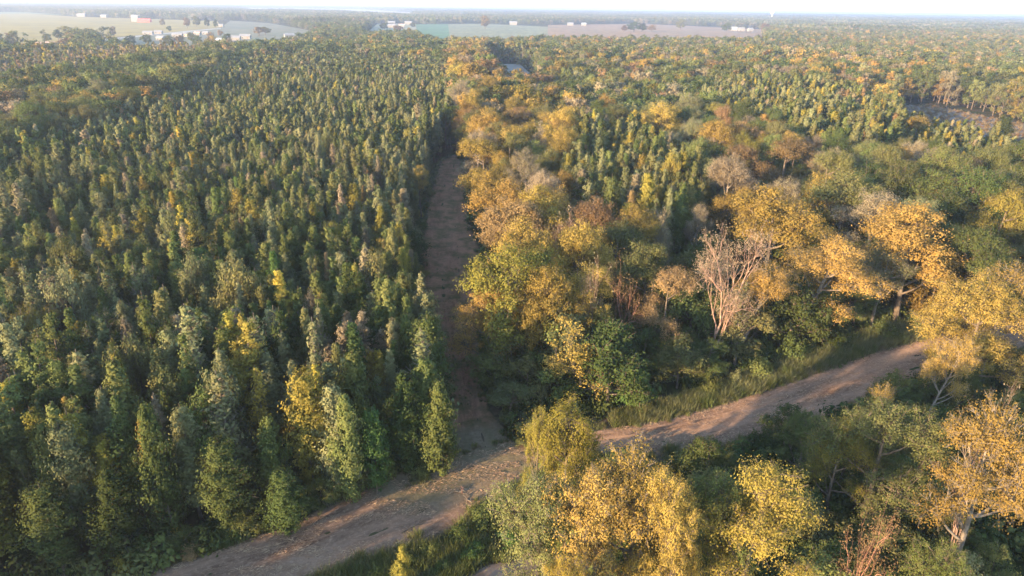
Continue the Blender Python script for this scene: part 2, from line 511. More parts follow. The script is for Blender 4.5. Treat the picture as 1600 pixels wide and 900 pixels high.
farm2_poly = poly([(590, 37), (650, 37), (652, 60), (560, 62)])
clear_park = poly([(762, 100), (812, 100), (832, 118), (838, 165), (790, 165), (768, 125)])
clear_grey = poly([(1360, 163), (1460, 165), (1540, 182), (1660, 205), (1660, 275), (1590, 268), (1500, 250), (1410, 222)])
young_grey = poly([(1400, 222), (1500, 250), (1590, 268), (1700, 278), (1700, 352), (1500, 325), (1400, 285)])
CLEAR = [road_poly, lane_poly, verge_poly, field_yellow, field_back, homes_poly, homes2_poly, field_green, field_pale, field_red, field_far, farm2_poly, clear_park, clear_grey]
Z = 11
plant_left = [at(-500, 420, Z), at(0, 232, Z), at(100, 200, Z), at(210, 168, Z), at(300, 128, Z), at(360, 98, Z), at(450, 84, Z), at(560, 86, Z), at(640, 92, Z), at(694, 100, Z)] + poly([(704, 120), (706, 170), (708, 215)]) + poly(LANE_L[1:10]) + [at(700, 716), at(610, 742), at(530, 782), at(430, 826), at(330, 862), at(230, 893), at(60, 915), at(-260, 985), at(-700, 1000)]
plant_right = [at(905, 190, Z), at(1000, 205, Z), at(1040, 230, Z), at(1110, 300, Z), at(1080, 345, Z), at(930, 345, Z), at(880, 270, Z)]
plant_mid = [at(1085, 140, Z), at(1200, 128, Z), at(1330, 150, Z), at(1420, 178, Z), at(1400, 225, Z), at(1330, 245, Z), at(1230, 205, Z), at(1130, 185, Z)]
tan_left = [at(-200, 130, Z), at(0, 85, Z), at(120, 78, Z), at(250, 72, Z), at(330, 76, Z), at(300, 92, Z), at(120, 106, Z), at(0, 125, Z), at(-200, 180, Z)]


def clear_mask(X, Y, polys=None, pad=0):
    m = np.zeros(np.shape(X), bool)
    for p in (polys or CLEAR):
        m |= in_poly(X, Y, p)
        if pad:
            for dx, dy in ((pad, 0), (-pad, 0), (0, pad), (0, -pad)):
                m |= in_poly(np.asarray(X) + dx, np.asarray(Y) + dy, p)
    return m


# ------------------------------------------------------------------ ground
def ground_mat():
    m, N, L = new_mat('forest_floor')
    out = N.new('ShaderNodeOutputMaterial'); d = N.new('ShaderNodeBsdfDiffuse')
    tc = N.new('ShaderNodeTexCoord')
    def noise(s, det=5):
        n = N.new('ShaderNodeTexNoise'); n.inputs['Scale'].default_value = s; n.inputs['Detail'].default_value = det
        L.new(tc.outputs['Object'], n.inputs['Vector']); return n
    n1 = noise(0.9, 8); n2 = noise(0.12, 4)
    c1 = N.new('ShaderNodeValToRGB')
    e = c1.color_ramp.elements
    e[0].position = 0.3; e[0].color = (0.045, 0.036, 0.025, 1); e[1].position = 0.72; e[1].color = (0.13, 0.10, 0.065, 1)
    c2 = N.new('ShaderNodeValToRGB'); e = c2.color_ramp.elements
    e[0].position = 0.42; e[0].color = (0, 0, 0, 1); e[1].position = 0.6; e[1].color = (1, 1, 1, 1)
    L.new(n1.outputs['Fac'], c1.inputs[0]); L.new(n2.outputs['Fac'], c2.inputs[0])
    mx = N.new('ShaderNodeMixRGB'); L.new(c2.outputs[0], mx.inputs[0]); L.new(c1.outputs[0], mx.inputs[1]); mx.inputs[2].default_value = (0.045, 0.06, 0.022, 1)
    L.new(mx.outputs[0], d.inputs[0]); L.new(d.outputs[0], out.inputs[0])
    return m


def dirt_mat(name, base, light, dark, edge, straw=0.4, green=0.0):
    """bare earth with ruts along v, raked debris and edges that fray into litter (u across, v along in metres)"""
    m, N, L = new_mat(name)
    out = N.new('ShaderNodeOutputMaterial'); p = N.new('ShaderNodeBsdfDiffuse'); p.inputs['Roughness'].default_value = 0.9
    uv = N.new('ShaderNodeUVMap'); uv.uv_map = 'UVMap'
    sep = N.new('ShaderNodeSeparateXYZ'); L.new(uv.outputs[0], sep.inputs[0])
    tc = N.new('ShaderNodeTexCoord')
    def noise(vec, s, det=4, rough=0.6):
        n = N.new('ShaderNodeTexNoise'); n.inputs['Scale'].default_value = s; n.inputs['Detail'].default_value = det; n.inputs['Roughness'].default_value = rough
        L.new(vec, n.inputs['Vector']); return n.outputs['Fac']
    def ramp(x, a, b, ca=(0, 0, 0), cb=(1, 1, 1)):
        r = N.new('ShaderNodeValToRGB'); r.color_ramp.elements[0].position = a; r.color_ramp.elements[1].position = b
        r.color_ramp.elements[0].color = (*ca, 1); r.color_ramp.elements[1].color = (*cb, 1)
        L.new(x, r.inputs[0]); return r.outputs[0]
    def mix(f, a, b):
        n = N.new('ShaderNodeMixRGB')
        if isinstance(f, float): n.inputs[0].default_value = f
        else: L.new(f, n.inputs[0])
        for i, c in ((1, a), (2, b)):
            if isinstance(c, tuple): n.inputs[i].default_value = (*c, 1)
            else: L.new(c, n.inputs[i])
        return n.outputs[0]
    mp = N.new('ShaderNodeMapping'); mp.inputs['Scale'].default_value = (11.0, 0.22, 1); L.new(uv.outputs[0], mp.inputs[0])
    streak = noise(mp.outputs[0], 1.6, 5, 0.7)
    fine = noise(tc.outputs['Object'], 2.2, 8, 0.75)
    mp3 = N.new('ShaderNodeMapping'); mp3.inputs['Scale'].default_value = (3.0, 0.05, 1); L.new(uv.outputs[0], mp3.inputs[0])
    big = noise(mp3.outputs[0], 1.0, 4)
    col = mix(ramp(streak, 0.40, 0.60), dark, base)
    mp2 = N.new('ShaderNodeMapping'); mp2.inputs['Scale'].default_value = (34.0, 0.9, 1); L.new(uv.outputs[0], mp2.inputs[0])
    st2 = noise(mp2.outputs[0], 1.3, 6, 0.75)
    col = mix(ramp(st2, 0.52, 0.66, (0, 0, 0), (.75, .75, .75)), col, light)
    col = mix(ramp(st2, 0.30, 0.44, (.7, .7, .7), (0, 0, 0)), col, dark)
    col = mix(ramp(big, 0.40, 0.62), col, mix(0.5, base, light))
    col = mix(ramp(fine, 0.53, 0.70), col, light)
    col = mix(ramp(fine, 0.30, 0.42), dark, col)
    if straw:
        st = noise(tc.outputs['Object'], 5.5, 3, 0.8)
        col = mix(ramp(st, 0.62, 0.70, (0, 0, 0), (straw,) * 3), col, (0.42, 0.31, 0.20))
    if green:
        gm = noise(tc.outputs['Object'], 0.30, 6, 0.7)
        col = mix(ramp(gm, 0.45, 0.62, (0, 0, 0), (green,) * 3), col, (0.070, 0.078, 0.030))
    # frayed edges
    ab = N.new('ShaderNodeMath'); ab.operation = 'SUBTRACT'; L.new(sep.outputs[0], ab.inputs[0]); ab.inputs[1].default_value = 0.5
    a2 = N.new('ShaderNodeMath'); a2.operation = 'ABSOLUTE'; L.new(ab.outputs[0], a2.inputs[0])
    en = noise(tc.outputs['Object'], 0.8, 6, 0.7)
    a3 = N.new('ShaderNodeMath'); a3.operation = 'MULTIPLY_ADD'; L.new(en, a3.inputs[0]); a3.inputs[1].default_value = 0.22; L.new(a2.outputs[0], a3.inputs[2])
    col = mix(ramp(a3.outputs[0], 0.52, 0.60), col, edge)
    at_ = N.new('ShaderNodeAttribute'); at_.attribute_name = 'meet'
    mn = noise(tc.outputs['Object'], 0.5, 6, 0.75)
    mm = N.new('ShaderNodeMath'); mm.operation = 'MULTIPLY_ADD'; L.new(at_.outputs['Fac'], mm.inputs[0]); mm.inputs[1].default_value = 1.3; 
    m3 = N.new('ShaderNodeMath'); m3.operation = 'SUBTRACT'; L.new(mn, m3.inputs[0]); m3.inputs[1].default_value = 0.62; L.new(m3.outputs[0], mm.inputs[2])
    cm = mix(ramp(fine, 0.35, 0.65), (0.13, 0.098, 0.066), (0.24, 0.185, 0.125))
    cm = mix(ramp(big, 0.42, 0.6, (0, 0, 0), (.6, .6, .6)), cm, (0.11, 0.105, 0.055))
    col = mix(ramp(mm.outputs[0], 0.25, 0.62), col, cm)
    bump = N.new('ShaderNodeBump'); bump.inputs['Strength'].default_value = 0.7; bump.inputs['Distance'].default_value = 0.12
    L.new(fine, bump.inputs['Height']); L.new(bump.outputs[0], p.inputs['Normal'])
    L.new(col, p.inputs[0]); L.new(p.outputs[0], out.inputs[0])
    return m


def resample(pts, n):
    P = np.array(pts); d = np.concatenate([[0], np.cumsum(np.linalg.norm(np.diff(P, axis=0), axis=1))])
    t = np.linspace(0, d[-1], n)
    return np.stack([np.interp(t, d, P[:, 0]), np.interp(t, d, P[:, 1])], 1)


def strip(name, A, B, z, mat, nv=160, nu=28, relief=0.05, label=None, index=True):
    """ruled sheet between two edges, matched point by point, with ruts and lumps"""
    k = len(A); t = np.linspace(0, k - 1, nv)
    A = np.array(A); B = np.array(B)
    a = np.stack([np.interp(t, range(k), A[:, i]) for i in (0, 1)], 1)
    b = np.stack([np.interp(t, range(k), B[:, i]) for i in (0, 1)], 1)
    u = np.linspace(0, 1, nu)
    P = a[:, None] * (1 - u)[None, :, None] + b[:, None] * u[None, :, None]
    c = P.mean(1); v = np.concatenate([[0], np.cumsum(np.linalg.norm(np.diff(c, axis=0), axis=1))])
    X, Y = P[..., 0], P[..., 1]
    h = (vnoise(X, Y, 1.7, 5) - .5) * relief + (vnoise(X, Y, 0.6, 6) - .5) * relief * .6
    for uu in (0.36, 0.62):
        h = h - relief * 0.9 * np.exp(-((u[None] - uu) / 0.035) ** 2) * (0.5 + vnoise(v[:, None] + u[None] * 0, v[:, None] * 0 + uu * 30, 9, 8))
    h = h * np.clip(np.minimum(u, 1 - u) * 12, 0, 1)[None]
    V = np.stack([X, Y, z + relief + h], -1).reshape(-1, 3)
    V[:, 2] -= (1 - np.clip(np.minimum(u, 1 - u) * 12, 0, 1))[None].repeat(nv, 0).ravel() * relief
    i = np.arange(nv - 1)[:, None] * nu + np.arange(nu - 1)[None]
    Q = np.stack([i, i + 1, i + nu + 1, i + nu], -1).reshape(-1, 4)
    me = mesh_np(name, V, Q, mats=[mat], smooth=True)
    uvl = me.uv_layers.new(name='UVMap')
    U = np.stack([np.tile(u, nv), np.repeat(v, nu)], 1)[Q.ravel()]
    uvl.data.foreach_set('uv', U.astype(np.float32).ravel())
    am = me.attributes.new('meet', 'FLOAT', 'POINT')
    a0 = np.array(at(664, 738)); b0 = np.array(at(835, 700)); ab = b0 - a0
    tt = np.clip(((V[:, 0] - a0[0]) * ab[0] + (V[:, 1] - a0[1]) * ab[1]) / (ab @ ab), 0, 1)
    dd = np.hypot(V[:, 0] - a0[0] - tt * ab[0], V[:, 1] - a0[1] - tt * ab[1])
    am.data.foreach_set('value', np.clip(1.25 - dd / 7.5, 0, 1).astype(np.float32))
    o = link(name, me); tag(o, label=label, kind='structure')
    return o


def sheet(name, pl, z, mat):
    P = np.array(pl)
    from mathutils.geometry import tessellate_polygon
    tr = tessellate_polygon([[Vector((x, y, 0)) for x, y in pl]])
    T = []
    for a, b, c in tr:
        pa, pb, pc = P[a], P[b], P[c]
        if (pb[0] - pa[0]) * (pc[1] - pa[1]) - (pb[1] - pa[1]) * (pc[0] - pa[0]) < 0: b, c = c, b
        T.append((a, b, c))
    me = mesh_np(name, np.c_[P, np.full(len(P), z)], tris=T, mats=[mat])
    o = link(name, me); o['kind'] = 'structure'
    return o


gm = ground_mat()
n = 72
ang = np.arange(n) * 2 * np.pi / n
rad = [0, 60, 200, 700, 2500, 13500]
V = [[0, 0, 0]]; Q = []; T = []
for k, rr in enumerate(rad[1:]):
    for a in ang: V.append([math.cos(a) * rr, math.sin(a) * rr, 0])
for i in range(n):
    T.append((0, 1 + i, 1 + (i + 1) % n))
    for k in range(len(rad) - 2):
        o1 = 1 + k * n; o2 = 1 + (k + 1) * n
        Q.append((o1 + i, o2 + i, o2 + (i + 1) % n, o1 + (i + 1) % n))
tag(link('ground', mesh_np('ground', V, Q, T, mats=[gm])), kind='structure')

road_m = dirt_mat('reddish_dirt', (0.205, 0.130, 0.090), (0.36, 0.245, 0.175), (0.105, 0.065, 0.045), (0.085, 0.070, 0.042), straw=0.75)
lane_m = dirt_mat('reddish_lane_earth', (0.245, 0.132, 0.082), (0.32, 0.185, 0.120), (0.15, 0.080, 0.050), (0.060, 0.055, 0.030), straw=0.35, green=0.8)  # the lane's own reddish brown earth, partly grassed
strip('dirt_road', poly(ROAD_UP), poly(ROAD_DN), 0.012, road_m, nv=340, nu=44, relief=0.07)
strip('grassy_lane', poly(LANE_L), poly(LANE_R), 0.004, lane_m, nv=420, nu=30, relief=0.03)
def field_mat(name, c1, c2, s=0.02):
    m = plain_mat(name, c1, c2, s); N = m.node_tree.nodes; L = m.node_tree.links
    mp = N.new('ShaderNodeMapping'); mp.inputs['Rotation'].default_value = (0, 0, 0.12); mp.inputs['Scale'].default_value = (1, 0.12, 1)
    L.new(N['Texture Coordinate'].outputs['Object'], mp.inputs[0])
    n2 = N.new('ShaderNodeTexNoise'); n2.inputs['Scale'].default_value = 0.09; n2.inputs['Detail'].default_value = 5; n2.inputs['Roughness'].default_value = .7; L.new(mp.outputs[0], n2.inputs['Vector'])
    mr = N.new('ShaderNodeMapRange'); mr.inputs[1].default_value = .35; mr.inputs[2].default_value = .65; mr.inputs[3].default_value = .72; mr.inputs[4].default_value = 1.2; L.new(n2.outputs['Fac'], mr.inputs[0])
    h = N.new('ShaderNodeHueSaturation'); L.new(mr.outputs[0], h.inputs['Value']); cr = N['Color Ramp']; L.new(cr.outputs[0], h.inputs['Color']); L.new(h.outputs[0], N['Principled BSDF'].inputs['Base Color'])
    return m
sheet('grass_verge', verge_poly, 0.004, plain_mat('verge_soil', (0.11, 0.10, 0.05), (0.06, 0.065, 0.03), 0.6))
sheet('bare_earth', bare_poly, 0.006, plain_mat('bare_earth_soil', (0.21, 0.15, 0.115), (0.11, 0.08, 0.06), 0.7))
sheet('stubble_field', field_yellow, 0.01, field_mat('dry_crop', (0.27, 0.19, 0.012), (0.20, 0.15, 0.012), 0.012))
sheet('green_field', field_green, 0.01, field_mat('young_crop', (0.045, 0.13, 0.035), (0.038, 0.10, 0.03), 0.01))
sheet('pale_field', field_pale, 0.014, field_mat('pale_crop', (0.17, 0.16, 0.065), (0.13, 0.13, 0.05), 0.01))
sheet('ploughed_field', field_red, 0.018, field_mat('ploughed_soil', (0.25, 0.12, 0.03), (0.18, 0.10, 0.028), 0.01))
sheet('far_field', field_far, 0.01, field_mat('far_crop', (0.42, 0.34, 0.26), (0.34, 0.28, 0.2), 0.01))
sheet('back_field', field_back, 0.01, field_mat('back_crop', (0.12, 0.16, 0.06), (0.11, 0.14, 0.055), 0.01))
sheet('homestead_grass', homes_poly, 0.022, field_mat('mown_grass', (0.10, 0.11, 0.045), (0.15, 0.125, 0.07), 0.03))
sheet('yard_grass', homes2_poly, 0.022, field_mat('yard_grass', (0.12, 0.14, 0.06), (0.2, 0.17, 0.09), 0.04))
sheet('farmyard', farm2_poly, 0.022, field_mat('farmyard_soil', (0.3, 0.24, 0.15), (0.16, 0.18, 0.08), 0.03))
sheet('gravel_clearing', clear_park, 0.01, plain_mat('gravel', (0.27, 0.245, 0.21), (0.20, 0.18, 0.15), 0.3))
sheet('brush_clearing', clear_grey, 0.01, plain_mat('dead_brush', (0.20, 0.15, 0.115), (0.14, 0.11, 0.085), 0.2))
tr_m = plain_mat('country_road_surface', (0.38, 0.35, 0.32), (0.3, 0.28, 0.25), 0.1)
strip('country_road', poly([(352, 74), (400, 68), (478, 56.5), (560, 46)]), poly([(356, 77), (402, 70.5), (480, 58.5), (562, 47.2)]), 0.06, tr_m, nv=20, nu=4, relief=0.0)
strip('field_track', poly([(110, 67), (200, 57), (345, 43.5)]), poly([(110, 70), (200, 59), (345, 44.8)]), 0.03, tr_m, nv=12, nu=4, relief=0.0)


# ------------------------------------------------------------------ the trees one would point at
# (top pixel x, y, height, crown radius, kind, leaf colour, label, landmark name, category)
HERO = [
 (1135, 350, 21, 5.6, 'dead0', 'tan', 'tall bare dead tree with a broad fan of pinkish branches above the right road', 'pinkish dead tree', 'dead tree'),
 (975, 398, 17, 2.9, 'snag0', 'rusty', 'slim reddish dead tree with a tangled top and a second tuft halfway up', 'reddish dead tree', 'dead tree'),
 (868, 322, 17, 5.0, 'dead1', 'tan', 'leafless pink-white tree among rusty crowns beside the grassy lane', 'leafless pink tree', 'dead tree'),
 (828, 338, 16, 4.0, 'dead1', 'rusty', 'smaller leafless pinkish tree next to the rusty brown crown by the lane', None, 'dead tree'),
 (905, 492, 12.5, 4.4, 'dead2', 'golden', 'small golden tree with white forked trunk at the edge of the shaded woods', 'white-trunked golden tree', 'tree'),
 (800, 380, 19.5, 6.8, 'round0', 'yellow-green', 'big yellow-green tree overhanging the right side of the grassy lane', 'big yellow-green lane tree', 'tree'),
 (770, 432, 15, 4.4, 'fine0', 'golden', 'golden crown leaning over the lane just below the big yellow-green tree', None, 'tree'),
 (812, 300, 19, 6.6, 'round1', 'rusty', 'large rusty brown tree on the right edge of the lane', 'rusty lane tree', 'tree'),
 (768, 262, 17, 5.2, 'round3', 'golden', 'ochre tree at the lane edge above the rusty brown crown', None, 'tree'),
 (757, 208, 20, 6.5, 'round2', 'golden', 'broad olive-gold tree beside the far end of the open lane', 'olive-gold tree at the lane end', 'tree'),
 (822, 225, 19, 5.6, 'sparse0', 'tan', 'pinkish tan tree behind the olive-gold tree at the lane end', None, 'tree'),
 (850, 262, 18, 4.2, 'sparse1', 'tan', 'pale tan thin-crowned tree right of the ochre lane tree', None, 'tree'),
 (905, 342, 18.5, 5.0, 'round4', 'golden', 'golden brown tree right of the leafless pink tree', None, 'tree'),
 (985, 318, 15, 3.3, 'slim1', 'yellow', 'bright yellow upright tree at the front of the young stand', 'bright yellow upright tree', 'tree'),
 (1028, 322, 15, 3.2, 'sparse2', 'tan', 'beige thin-leaved tree with a visible trunk next to the yellow upright tree', None, 'tree'),
 (1095, 312, 15, 3.0, 'sparse0', 'tan', 'beige slim tree just left of and behind the tall pinkish dead tree', None, 'tree'),
 (1048, 414, 15.5, 4.0, 'round2', 'rusty', 'rusty orange bushy tree left of the tall pinkish dead tree', 'rusty orange bushy tree', 'tree'),
 (932, 402, 16.5, 4.2, 'round1', 'golden', 'dull golden tree left of the reddish dead tree', None, 'tree'),
 (862, 412, 17, 4.4, 'round4', 'golden', 'ochre crown right of the big yellow-green lane tree', None, 'tree'),
 (838, 190, 20, 4.0, 'dead2', 'tan', 'pale thin-leaved bare tree behind the olive-gold tree at the lane end', None, 'dead tree'),
 (918, 395, 18, 2.6, 'dead1', 'tan', 'small pinkish bare top between the leafless pink and the reddish dead tree', None, 'dead tree'),
 (1040, 335, 16, 2.6, 'dead2', 'tan', 'grey-tan slender bare tree beside the beige thin-leaved tree', None, 'dead tree'),
 (1217, 285, 21, 8.0, 'round3', 'golden', 'large golden tree behind and right of the pinkish dead tree', 'large golden tree', 'tree'),
 (1328, 262, 20, 8.0, 'round0', 'olive', 'wide dark olive tree between the golden crowns on the right', 'wide dark olive tree', 'tree'),
 (1235, 212, 20, 8.0, 'round2', 'rusty', 'broad orange-brown tree further back behind the large golden tree', 'broad orange-brown tree', 'tree'),
 (1120, 180, 20, 7.5, 'round1', 'golden', 'spreading ochre tree left of the broad orange-brown tree', None, 'tree'),
 (1040, 158, 20, 7.5, 'round4', 'golden', 'ochre tree at the back of the young stand', None, 'tree'),
 (1312, 352, 18.5, 7.6, 'fine1', 'golden', 'big golden tree with a slanting pale trunk at the road edge', 'golden tree with slanting trunk', 'tree'),
 (1205, 398, 16, 4.4, 'sparse1', 'golden', 'thin golden tree between the pinkish dead tree and the slanting golden tree', None, 'tree'),
 (1168, 440, 13, 2.2, 'thin1', 'grey-green', 'very slender pale-trunked tree right of the pinkish dead tree', None, 'tree'),
 (1442, 315, 20, 8.4, 'round0', 'golden', 'tall olive-gold tree with drooping golden lower boughs above the road', 'tall olive-gold road tree', 'tree'),
 (1395, 372, 15, 4.2, 'sparse0', 'grey-green', 'greyish twiggy tree between the two golden trees above the road', None, 'tree'),
 (1474, 408, 10.5, 3.6, 'low0', 'golden', 'low orange-gold crown under the tall olive-gold road tree', None, 'tree'),
 (1585, 290, 19, 6.0, 'round3', 'yellow-green', 'yellow-green crown at the right edge of the photo', 'yellow-green right edge tree', 'tree'),
 (1535, 350, 16, 6.2, 'round4', 'mid green', 'dull green tree below the yellow-green right edge tree', None, 'tree'),
 (1400, 235, 12, 4, 'sparse0', 'yellow', 'pale yellow thin crown right of the wide dark olive tree', None, 'tree'),
 (1352, 168, 17, 7.0, 'round1', 'golden', 'golden tree on the near side of the brown brush clearing', 'golden tree by the brush clearing', 'tree'),
 (1438, 176, 17, 7.0, 'round2', 'golden', 'dark-trunked golden tree standing alone before the brush clearing', None, 'tree'),
 (1573, 183, 12, 4.2, 'edge1', 'dark green', 'lone cone-shaped dark evergreen in the brush clearing', 'lone cone-shaped evergreen', 'evergreen tree'),
 (1240, 100, 18, 9.0, 'sparse1', 'tan', 'pale pinkish tree standing out in the green canopy at the back right', None, 'tree'),
 # south of the road, foreground right
 (893, 606, 17, 4.3, 'fine1', 'yellow', 'yellow-green tree reaching over the road junction with a hanging bough', 'yellow-green junction tree', 'tree'),
 (843, 628, 16, 1.7, 'fine2', 'yellow-green', 'small yellow-green side crown hanging over the road at the junction', None, 'tree'),
 (1000, 680, 18, 4.6, 'sparse0', 'golden', 'orange-tan thin-leaved tree in front of the junction tree', 'orange-tan foreground tree', 'tree'),
 (940, 728, 17, 3.9, 'sparse1', 'golden', 'thin amber crown at the bottom below the orange-tan foreground tree', None, 'tree'),
 (1052, 722, 18, 3.0, 'fine0', 'golden', 'dense golden yellow crown at the bottom centre right', 'dense golden foreground tree', 'tree'),
 (845, 738, 16, 3.6, 'sparse1', 'olive', 'dull olive-tan feathery tree beside the green ditch', 'feathery tan ditch tree', 'tree'),
 (1205, 700, 18, 4.9, 'fine1', 'yellow-green', 'yellow-green tree with a crooked lit limb at the bottom right', 'crooked-limbed foreground tree', 'tree'),
 (1140, 730, 15, 3.4, 'fine2', 'mid green', 'green tree between the golden and the crooked-limbed foreground trees', None, 'tree'),
 (1400, 618, 15.5, 5.4, 'fine0', 'olive', 'wide olive green tree just below the lit stretch of road', 'wide olive foreground tree', 'tree'),
 (1330, 640, 13, 3.4, 'fine1', 'yellow-green', 'yellowish green tree left of the wide olive foreground tree', None, 'tree'),
 (1388, 592, 12.5, 2.2, 'sparse2', 'golden', 'pale golden tufted treetop at the road edge above the wide olive tree', None, 'tree'),
 (1386, 775, 14, 1.9, 'snag0', 'rusty', 'small reddish dead tree in the dark gap at the bottom right', 'small reddish dead tree', 'dead tree'),
 (1495, 842, 12, 3.0, 'fine2', 'mid green', 'grey-green low crown at the bottom right of the small reddish dead tree', None, 'tree'),
 (1575, 612, 19.5, 4.6, 'sparse0', 'golden', 'tall orange-gold tree with bleached branches on the right margin', 'tall orange-gold margin tree', 'tree'),
 (1580, 600, 20, 2.4, 'dead1', 'tan', 'bleached bare branches standing inside the orange-gold margin tree', None, 'dead tree'),
 (1552, 420, 18, 6.4, 'fine0', 'golden', 'broad golden tree at the right margin where the road disappears', 'broad golden margin tree', 'tree'),
 (1590, 400, 19, 4.8, 'sparse2', 'golden', 'ragged golden treetop behind the golden-green margin tree', None, 'tree'),
 (1518, 512, 13.5, 2.8, 'sparse0', 'golden', 'golden thin tree with a white slanting trunk at the road end', None, 'tree'),
 (895, 862, 14, 2.2, 'fine0', 'yellow', 'bright yellow crown cut by the bottom edge of the photo', None, 'tree'),
 (628, 852, 5.2, 1.1, 'slim5', 'yellow-green', 'lone slender yellow-green sapling in the ditch below the road', 'lone ditch sapling', 'sapling'),
 (1265, 640, 9, 2.4, 'fine2', 'mid green', 'low green tree at the road edge left of the yellowish green tree', None, 'tree'),
 # plantation landmarks
 (310, 383, 13, 3.0, 'round3', 'bright green', 'bright green round tree standing out in the plantation', 'bright green round tree', 'tree'),
 (215, 375, 13, 3.4, 'round0', 'dark green', 'dark round tree left of the bright green one in the plantation', 'dark round plantation tree', 'tree'),
 (345, 330, 13, 2.4, 'round1', 'olive', 'low olive round tree behind the bright green round tree', None, 'tree'),
 (522, 345, 13, 2.7, 'round4', 'yellow-green', 'yellow-green round tree in the middle of the plantation', 'yellow-green plantation tree', 'tree'),
 (455, 205, 15, 4.2, 'round2', 'dark green', 'dark olive round tree in the far middle of the plantation', 'dark far plantation tree', 'tree'),
 (512, 205, 15, 3.8, 'round0', 'olive', 'olive round tree right of the dark far plantation tree', None, 'tree'),
 (212, 190, 15, 4.6, 'round1', 'dark green', 'dark broad tree in the far left of the plantation', 'dark far left tree', 'tree'),
 (655, 255, 13, 3.0, 'round3', 'golden', 'golden round tree on the left edge of the lane', 'golden lane edge tree', 'tree'),
 (35, 470, 14, 3.0, 'sparse1', 'yellow-green', 'pale yellow-green feathery tree at the left margin', 'pale feathery left tree', 'tree'),
 (160, 475, 12.5, 3.2, 'sparse2', 'dark green', 'dusky bare-twigged broad tree right of the pale feathery left tree', 'dusky bare-twigged tree', 'tree'),
 (580, 642, 10, 1.7, 'edge1', 'bright green', 'bright fresh green sapling at the front edge of the plantation', 'bright green front sapling', 'sapling'),
 (662, 562, 13, 2.6, 'edge0', 'mid green', 'dense green tree on the plantation corner where lane meets road', 'dense corner tree', 'tree'),
 (632, 590, 12, 2.3, 'edge1', 'dark green', 'dark green tree left of the dense corner tree', None, 'tree'),
 (688, 600, 11.3, 2.2, 'edge0', 'mid green', 'leafy green tree nearest the road junction', None, 'tree'),
 (490, 572, 13.5, 1.8, 'thin0', 'yellow', 'grey twiggy tree with a golden top near the front of the plantation', 'golden-topped twiggy tree', 'tree'),
 (538, 620, 12.4, 2.0, 'edge0', 'mid green', 'leafy mid green tree left of the bright green front sapling', None, 'tree'),
 (180, 553, 14.5, 2.0, 'slim0', 'yellow-green', 'tall yellow-tipped tree in the left foreground', 'tall yellow-tipped tree', 'tree'),
 (220, 655, 12.2, 1.6, 'slim5', 'golden', 'golden yellow tree in the lower left foreground', 'golden yellow foreground tree', 'tree'),
 (240, 618, 12.5, 1.5, 'thin0', 'tan', 'bare pinkish twiggy tree behind the golden yellow foreground tree', None, 'tree'),
 (398, 575, 13, 1.9, 'thin0', 'yellow', 'twiggy tree with orange-yellow leaves at its top', 'orange-topped twiggy tree', 'tree'),
 (45, 640, 12, 2.2, 'slim3', 'yellow-green', 'yellow-green tree at the lower left margin', None, 'tree'),
 (10, 598, 12.5, 2.2, 'slim5', 'yellow', 'yellow-crowned tree cut by the left margin', None, 'tree'),
 (100, 622, 12, 1.7, 'slim2', 'golden', 'gold-tipped narrow tree in the lower left', None, 'tree'),
 (80, 325, 13, 1.7, 'slim3', 'rusty', 'orange-brown upright tree near the left margin', 'orange-brown left tree', 'tree'),
 (268, 300, 13, 1.8, 'slim5', 'yellow', 'yellow upright tree in the left plantation', 'yellow upright plantation tree', 'tree'),
 (350, 250, 14, 2.6, 'sparse2', 'tan', 'pale tan leaning crown among the plantation trees', 'pale tan plantation tree', 'tree'),
 (345, 488, 12.5, 1.5, 'thin1', 'grey-green', 'silver grey twiggy tree in the middle left', None, 'tree'),
 (155, 420, 12.5, 1.7, 'thin1', 'grey-green', 'silver grey twiggy tree above the dusky bare-twigged tree', None, 'tree'),
 (60, 500, 12, 1.6, 'thin0', 'grey-green', 'pale grey twiggy tree right of the pale feathery left tree', None, 'tree'),
 (510, 395, 13, 1.4, 'slim4', 'rusty', 'rusty narrow tree below the yellow-green plantation tree', None, 'tree'),
 (650, 395, 12, 1.6, 'slim2', 'olive', 'olive pointed tree beside the lane', None, 'tree'),
 (420, 655, 10.6, 2.1, 'edge0', 'mid green', 'leafy mid green tree behind the road in the left foreground', None, 'tree'),
 (440, 738, 7.2, 1.9, 'edge1', 'dark green', 'low dark green tree with yellow leaves at the road edge', 'low dark roadside tree', 'tree'),
 (340, 690, 10.5, 2.3, 'edge1', 'dark green', 'dense dark green tree in the lower left above the road', None, 'tree'),
 (170, 735, 9.5, 2.4, 'edge0', 'dark green', 'broad dark green tree in the bottom left corner', None, 'tree'),
 (60, 760, 9, 2.4, 'edge1', 'dark green', 'dark leafy tree at the far bottom left', None, 'tree'),
]
hero_xy = []; LAND = []
for (px, py, h, R, kind, leaf, label, mark, cat) in HERO:
    x, y = at(px, py, h * 0.97)
    hero_xy.append((x, y, R, h))
    name = {'dead tree': 'dead_tree', 'evergreen tree': 'evergreen_tree', 'sapling': 'sapling'}.get(cat, 'broadleaf_tree')
    if kind.startswith(('slim', 'thin', 'edge')) and cat == 'tree': name = 'plantation_tree'
    lean = None
    if 'slanting' in label: lean = (math.radians(3), math.radians(9))
    plant(name, kind, x - (2.2 if lean else 0), y, h, R, leaf, label, cat, rot=(0 if lean else None), lean=lean,
          bark={'dead tree': None}.get(cat, 'pale' if 'white' in label or 'pale' in label else None))
    if mark: LAND.append((mark, x, y))
HX = np.array(hero_xy)
LAND += [('road junction', *at(760, 710)), ('far end of the open lane', *at(700, 262)), ('lit stretch of road', *at(1250, 630)), ('brush clearing', *at(1500, 200)), ('gravel clearing', *at(787, 110))]


